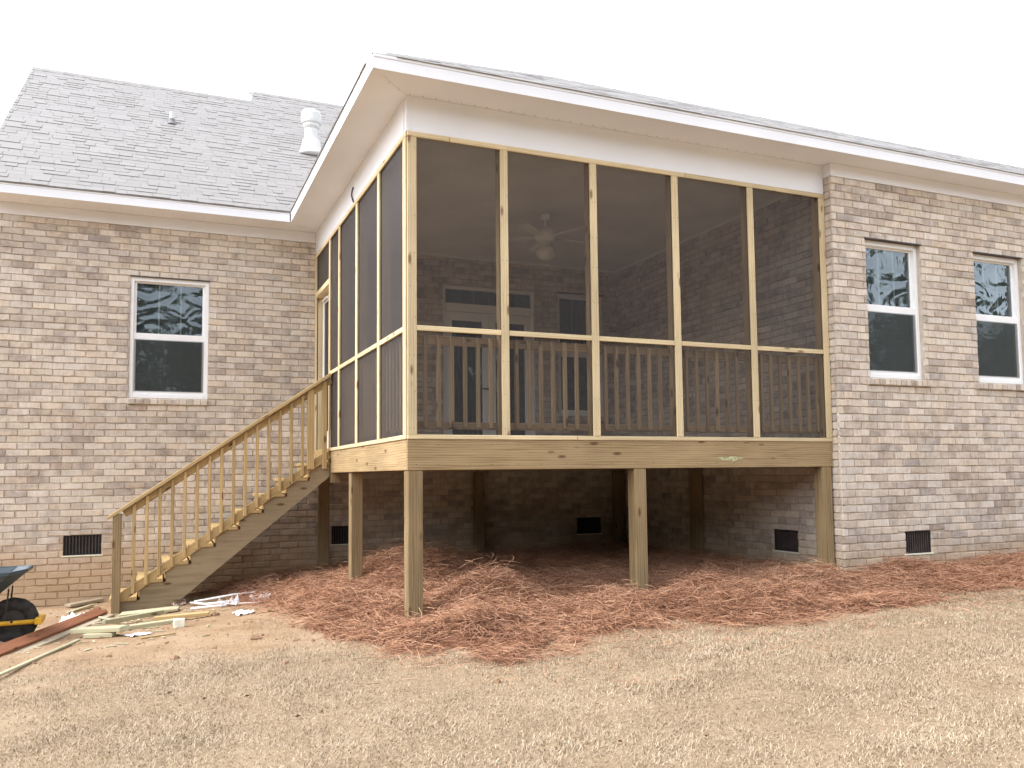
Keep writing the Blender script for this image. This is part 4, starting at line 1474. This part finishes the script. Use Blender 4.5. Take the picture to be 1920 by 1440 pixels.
strip('vinyl_strip', 'long white vinyl strip nearest the shadow under the stairs', [(-1.66, 3.62, 0.02), (-1.2, 3.66, 0.03), (-0.80, 3.62, 0.02)], 0.014, M['vinyl'])
strip('vinyl_strip', 'bent white vinyl strip crossing in front of the long one', [(-1.70, 3.60, 0.02), (-1.55, 3.15, 0.02), (-1.35, 2.98, 0.03)], 0.014, M['vinyl'])
strip('vinyl_strip', 'short white vinyl strip lying flat on the dirt at the front', [(-1.72, 3.05, 0.005), (-1.5, 2.98, 0.01), (-1.34, 2.86, 0.01)], 0.012, M['vinyl'])
strip('wood_lath', 'thin pinkish lath right of the white vinyl strips', [(-1.35, 2.92, 0.012), (-0.92, 2.76, 0.012)], 0.012, M['pinkpaper'])

# ------------------------------------------------------------------ clods of clay
def rock(mb, x, y, r, q):
    bm = []
    ph = q.random(3) * 6
    i = len(mb.v)
    nu, nvv = 7, 4
    z = float(gz(x, y))
    for a in range(nvv + 1):
        t = math.pi * a / nvv
        for b in range(nu):
            p = 2 * math.pi * b / nu
            rr = r * (1 + 0.28 * math.sin(3 * p + ph[0]) * math.sin(t) + q.normal(0, 0.12))
            mb.v.append((x + rr * math.sin(t) * math.cos(p), y + rr * math.sin(t) * math.sin(p), z + 0.15 * r + 0.6 * rr * math.cos(t)))
    for a in range(nvv):
        for b in range(nu):
            mb.f.append((i + a * nu + b, i + (a + 1) * nu + b, i + (a + 1) * nu + (b + 1) % nu, i + a * nu + (b + 1) % nu))
            mb.mi.append(0)
mb = MB()
q = np.random.default_rng(5)
for x, y, r in ((-1.28, 0.36, .05), (-1.95, -0.08, .035), (0.0, -2.22, .03), (-2.4, 3.85, .09), (-2.22, 3.8, .08), (-2.1, 3.9, .07), (-2.75, 4.2, .05), (-2.68, 4.1, .04), (-1.0, 1.9, .05), (-0.8, 1.2, .04), (-1.5, 2.3, .045)):
    rock(mb, x, y, r, q)
k = 0
while k < 300:
    x, y = q.uniform(-4.2, 1.2), q.uniform(-1.6, 4.8)
    if q.random() < float(clay_mask(x, y)) * (1 - float(straw_mask(x, y))):
        rock(mb, x, y, min(0.028, 0.005 + q.exponential(0.006)), q)
        k += 1
tag(mb.build('dirt_clods', M['clod'], None), 'small clods of clay scattered over the bare dirt', 'dirt clods', kind='stuff')

# ------------------------------------------------------------------ chips and splinters round the scraps
mb = MB()
q = np.random.default_rng(21)
for k in range(170):
    x, y = q.normal(-2.3, 0.45), q.normal(2.6, 0.9)
    if x > -1.3 or y > 4.7 or y < 0.6:
        continue
    a, l, w = q.uniform(0, 6.28), q.uniform(0.012, 0.06), q.uniform(0.004, 0.012)
    z = float(gz(x, y)) + 0.004
    ca, sa_ = math.cos(a), math.sin(a)
    e = q.uniform(0, 0.012)
    P = lambda u, v, h: (x + u * ca - v * sa_, y + u * sa_ + v * ca, z + h)
    mb.hexa([P(-l, -w, 0), P(l, -w, e), P(l, w, e), P(-l, w, 0), P(-l, -w, .006), P(l, -w, e + .005), P(l, w, e + .005), P(-l, w, .006)])
tag(mb.build('wood_chips', M['fresh']), 'pale wood chips and splinters strewn round the lumber scraps', 'wood chips', kind='stuff')

# ------------------------------------------------------------------ pine straw
def strips(px, py, pz, L, az_, pitch, width, curve, segs=2):
    """bent thin strips as quads; returns vertex array in runs of 4"""
    n = len(px)
    dx, dy = np.cos(az_) * np.cos(pitch), np.sin(az_) * np.cos(pitch)
    dzv = np.sin(pitch)
    # random side vector
    sa = az_ + np.pi / 2
    roll = rng.uniform(-1.2, 1.2, n)
    sx, sy, sz = np.cos(sa) * np.cos(roll), np.sin(sa) * np.cos(roll), np.sin(roll)
    pts = []
    for k in range(segs + 1):
        t = k / segs - 0.5
        bend = curve * (0.25 - t * t) * L
        cx = px + dx * L * t + np.cos(sa) * bend
        cy = py + dy * L * t + np.sin(sa) * bend
        cz = pz + dzv * L * t + np.abs(curve) * (0.25 - t * t) * L * 0.6
        w = width * (1.0 if k < segs else 0.45)
        pts.append((np.stack([cx - sx * w / 2, cy - sy * w / 2, cz - sz * w / 2], -1), np.stack([cx + sx * w / 2, cy + sy * w / 2, cz + sz * w / 2], -1)))
    return pts

def strip_mesh(name, pts, mat, n, tri=False):
    segs = len(pts) - 1
    cols = []
    for a, b in pts:
        cols += [a, b]
    V = np.stack(cols, 1).reshape(-1, 3)
    per = 2 * (segs + 1)
    base = (np.arange(n) * per)[:, None]
    F = np.concatenate([base + np.array([[2 * k, 2 * k + 1, 2 * k + 3, 2 * k + 2]]) for k in range(segs)], 1).reshape(-1, 4)
    me = bpy.data.meshes.new(name)
    me.vertices.add(len(V))
    me.vertices.foreach_set('co', V.astype(np.float32).ravel())
    me.loops.add(F.size)
    me.loops.foreach_set('vertex_index', F.ravel().astype(np.int32))
    me.polygons.add(len(F))
    me.polygons.foreach_set('loop_start', np.arange(len(F), dtype=np.int32) * 4)
    me.materials.append(mat)
    me.update(calc_edges=True)
    return link(bpy.data.objects.new(name, me))

def free_of_walls(x, y):
    ok = ~((x > XR - 0.03) & (y > -RET - 0.02))
    ok &= y < D - 0.02
    return ok
n0 = 520000
x = rng.uniform(-1.6, 9.2, n0)
y = rng.uniform(-2.6, D, n0)
m = straw_mask(x, y)
near = 0.25 + 0.75 * sstep(3.0, 0.8, y)
keep = (rng.random(n0) < m ** 0.8 * near * 0.85) & free_of_walls(x, y)
x, y = x[keep], y[keep]
# stray needles on the dirt and lawn around the bed
xs, ys = rng.uniform(-2.2, 9, 44000), rng.uniform(-2.9, 4.6, 44000)
d = ys - np.interp(xs, BX, BY)
dl = np.where(xs < -0.6, np.exp(-np.clip(-0.8 - xs, 0, 9) * 1.8), 1.0)
k2 = (rng.random(44000) < 0.9 * np.exp(-np.clip(-d, 0, 9) * 2.2) * dl * (0.35 + 0.65 * (vnoise(xs, ys, 0.25, 41) > 0))) & free_of_walls(xs, ys)
x, y = np.concatenate([x, xs[k2]]), np.concatenate([y, ys[k2]])
n = len(x)
h = straw_h(x, y)
clump = 3.0 * vnoise(x, y, 0.28, 21) + 2.0 * vnoise(x, y, 0.9, 22)
azn = clump + rng.normal(0, 1.1, n)
pit = rng.normal(0.04, 0.26, n)
fluff = np.clip(h, 0, 0.4)
zz = gz(x, y) + np.maximum(h, 0.0) + 0.008 + rng.exponential(0.018, n) * (0.4 + 4.0 * fluff + 0.4 * straw_mask(x, y))
up_n = rng.random(n) < 0.05 + 0.25 * np.clip(fluff - 0.12, 0, 1)
pit[up_n] = rng.uniform(0.3, 1.0, up_n.sum())
pts = strips(x, y, zz, rng.uniform(0.10, 0.26, n), azn, pit, rng.uniform(0.0022, 0.005, n), rng.normal(0, 0.45, n), 3)
straw = strip_mesh('pine_straw', pts, M['straw'], n)
tag(straw, 'reddish brown pine straw heaped under the porch and along the wall', 'pine straw', kind='stuff')
# bed under the needles
gxs, gys = np.arange(-1.6, 9.2, 0.05), np.arange(-2.6, D, 0.05)
Xs, Ys = np.meshgrid(gxs, gys)
Hs = straw_h(Xs, Ys)
Zs = gz(Xs, Ys) + Hs - 0.012
ms = straw_mask(Xs, Ys)
idx = np.arange(Xs.size).reshape(Xs.shape)
qd = np.stack([idx[:-1, :-1], idx[:-1, 1:], idx[1:, 1:], idx[1:, :-1]], -1).reshape(-1, 4)
mc = (ms[:-1, :-1] > 0.08).ravel() & free_of_walls(Xs[:-1, :-1].ravel(), Ys[1:, 1:].ravel())
qd = qd[mc]
used, inv = np.unique(qd, return_inverse=True)
mb = MB()
V = np.stack([Xs, Ys, Zs], -1).reshape(-1, 3)[used]
me = bpy.data.meshes.new('straw_bed')
me.from_pydata(V.tolist(), [], inv.reshape(-1, 4).tolist())
me.materials.append(M['ground'])
at = me.attributes.new('straw', 'FLOAT', 'POINT')
at.data.foreach_set('value', np.ones(len(V), np.float32))
me.polygons.foreach_set('use_smooth', [True] * len(me.polygons))
bed = link(bpy.data.objects.new('straw_bed', me), straw)
bed['kind'] = 'stuff'

# ------------------------------------------------------------------ dormant lawn
n0 = 1300000
x = rng.uniform(-5.2, 9.5, n0)
y = -6.6 + (rng.random(n0) ** 1.15) * 8.2
cl_ = clay_mask(x, y)
sm_ = straw_mask(x, y)
tuft = 0.6 + 0.25 * vnoise(x, y, 0.09, 31) + 0.4 * vnoise(x, y, 0.5, 32) + 0.25 * vnoise(x, y, 1.7, 34)
dens = np.clip(1.05 - 1.15 * cl_ + 0.25 * vnoise(x, y, 0.35, 51), 0.03, 1) * np.clip(1 - 1.3 * sm_, 0.0, 1) * np.clip(tuft, 0.12, 1)
keep = (rng.random(n0) < dens) & free_of_walls(x, y)
x, y = x[keep], y[keep]
n = len(x)
az_ = rng.uniform(0, 2 * np.pi, n)
lean = rng.normal(0.25, 0.35, n)
L = rng.uniform(0.015, 0.040, n) * (0.75 + 0.45 * (vnoise(x, y, 0.3, 33) + 0.5))
zg_ = gz(x, y)
dx, dy, dz = np.cos(az_) * np.cos(lean), np.sin(az_) * np.cos(lean), np.abs(np.sin(lean)) + 0.12
w = rng.uniform(0.0016, 0.0034, n)
sx, sy = -np.sin(az_) * w, np.cos(az_) * w
a = np.stack([x - sx, y - sy, zg_ - 0.002], -1)
b = np.stack([x + sx, y + sy, zg_ - 0.002], -1)
c = np.stack([x + dx * L, y + dy * L, zg_ + dz * L], -1)
V = np.stack([a, b, c], 1).reshape(-1, 3)
lawn = big_mesh('lawn_grass', V, 3, M['grass'])
tag(lawn, 'dry straw coloured dormant lawn in the foreground', 'grass', kind='stuff')

mb = MB()
q = np.random.default_rng(77)
for k in range(16):
    x, y = q.uniform(-3.5, 7), q.uniform(-5.5, -0.5)
    if k < 3:
        x, y = ((0.0, -2.22), (0.47, -3.9), (2.9, -1.9))[k]
    a, r_ = q.uniform(0, 6.28), q.uniform(0.012, 0.035)
    z = float(gz(x, y)) + 0.012
    ca, sa_ = math.cos(a), math.sin(a)
    P = lambda u, v, h: (x + u * ca - v * sa_, y + u * sa_ + v * ca, z + h)
    mb.poly([P(-r_, 0, 0.006), P(0, -r_ * .45, 0.014), P(r_, 0, 0.008), P(0, 0, 0.002)])
    mb.poly([P(-r_, 0, 0.006), P(0, 0, 0.002), P(r_, 0, 0.008), P(0, r_ * .45, 0.016)])
tag(mb.build('dead_leaves', M['leaf']), 'small brown dead leaves scattered on the dry lawn', 'leaves', kind='stuff')
# ------------------------------------------------------------------ pine woods behind the viewer, mirrored in panes; added side stands block low sky
mb = MB()
q = np.random.default_rng(9)
tv = []
SPOTS = [(q.uniform(-70, 85), q.uniform(-54, -30)) for k in range(150)] + [(q.uniform(-60, -38), q.uniform(-35, 30)) for k in range(50)] + [(q.uniform(48, 75), q.uniform(-35, 20)) for k in range(40)]  # last two groups: unseen side stands added to cut light under the deck
for x, y in SPOTS:
    hgt = q.uniform(8, 15)
    z = -1.75
    lean = q.normal(0, 0.5, 2)
    mb.tube([(x, y, z), (x + lean[0] * .4, y + lean[1] * .4, z + hgt * .5), (x + lean[0], y + lean[1], z + hgt)], [0.2, 0.15, 0.04], 6)
    nb = int(q.uniform(14, 22))
    for j in range(nb):
        t = q.uniform(0.22, 1.0)
        a = q.uniform(0, 6.28)
        rr = (1.05 - t) * 4.2 + 0.5
        c0 = np.array([x + lean[0] * t, y + lean[1] * t, z + hgt * t])
        c1_ = c0 + np.array([math.cos(a) * rr, math.sin(a) * rr, 0.3 * rr])
        mb.tube([tuple(c0), tuple(c1_)], [0.05, 0.015], 4, cap=False)
        m_ = 46
        cc = c0 + (c1_ - c0) * q.uniform(0.35, 1.05, (m_, 1)) + q.normal(0, 0.42, (m_, 3))
        d1, d2 = q.normal(0, 0.40, (m_, 3)), q.normal(0, 0.16, (m_, 3))
        tv.append(np.stack([cc, cc + d1, cc + d1 * .5 + d2], 1).reshape(-1, 3))
# low undergrowth line
UNDER = [(q.uniform(-85, 100), q.uniform(-56, -38)) for k in range(560)] + [(q.uniform(-66, -46), q.uniform(-45, 35)) for k in range(200)] + [(q.uniform(58, 80), q.uniform(-40, 25)) for k in range(160)]  # its side rows are likewise added to block low sky
for x, y in UNDER:
    m_ = 60
    cc = np.array([x, y, 2.2]) + q.normal(0, 1, (m_, 3)) * np.array([2.2, 1.6, 2.9])
    d1, d2 = q.normal(0, 0.6, (m_, 3)), q.normal(0, 0.5, (m_, 3))
    tv.append(np.stack([cc, cc + d1, cc + d2], 1).reshape(-1, 3))
V = np.concatenate(tv)
i = len(mb.v)
nt_ = len(V) // 3
mb.v += [tuple(v_) for v_ in V.tolist()]
mb.f += [(i + 3 * k, i + 3 * k + 1, i + 3 * k + 2) for k in range(nt_)]
mb.mi += [1] * nt_
tag(mb.build('pine_woods', [M['bark'], M['needle_leaf']]), 'pine woods far across the yard mirrored in the window panes, with added side stands blocking low sky', 'woods', kind='stuff')
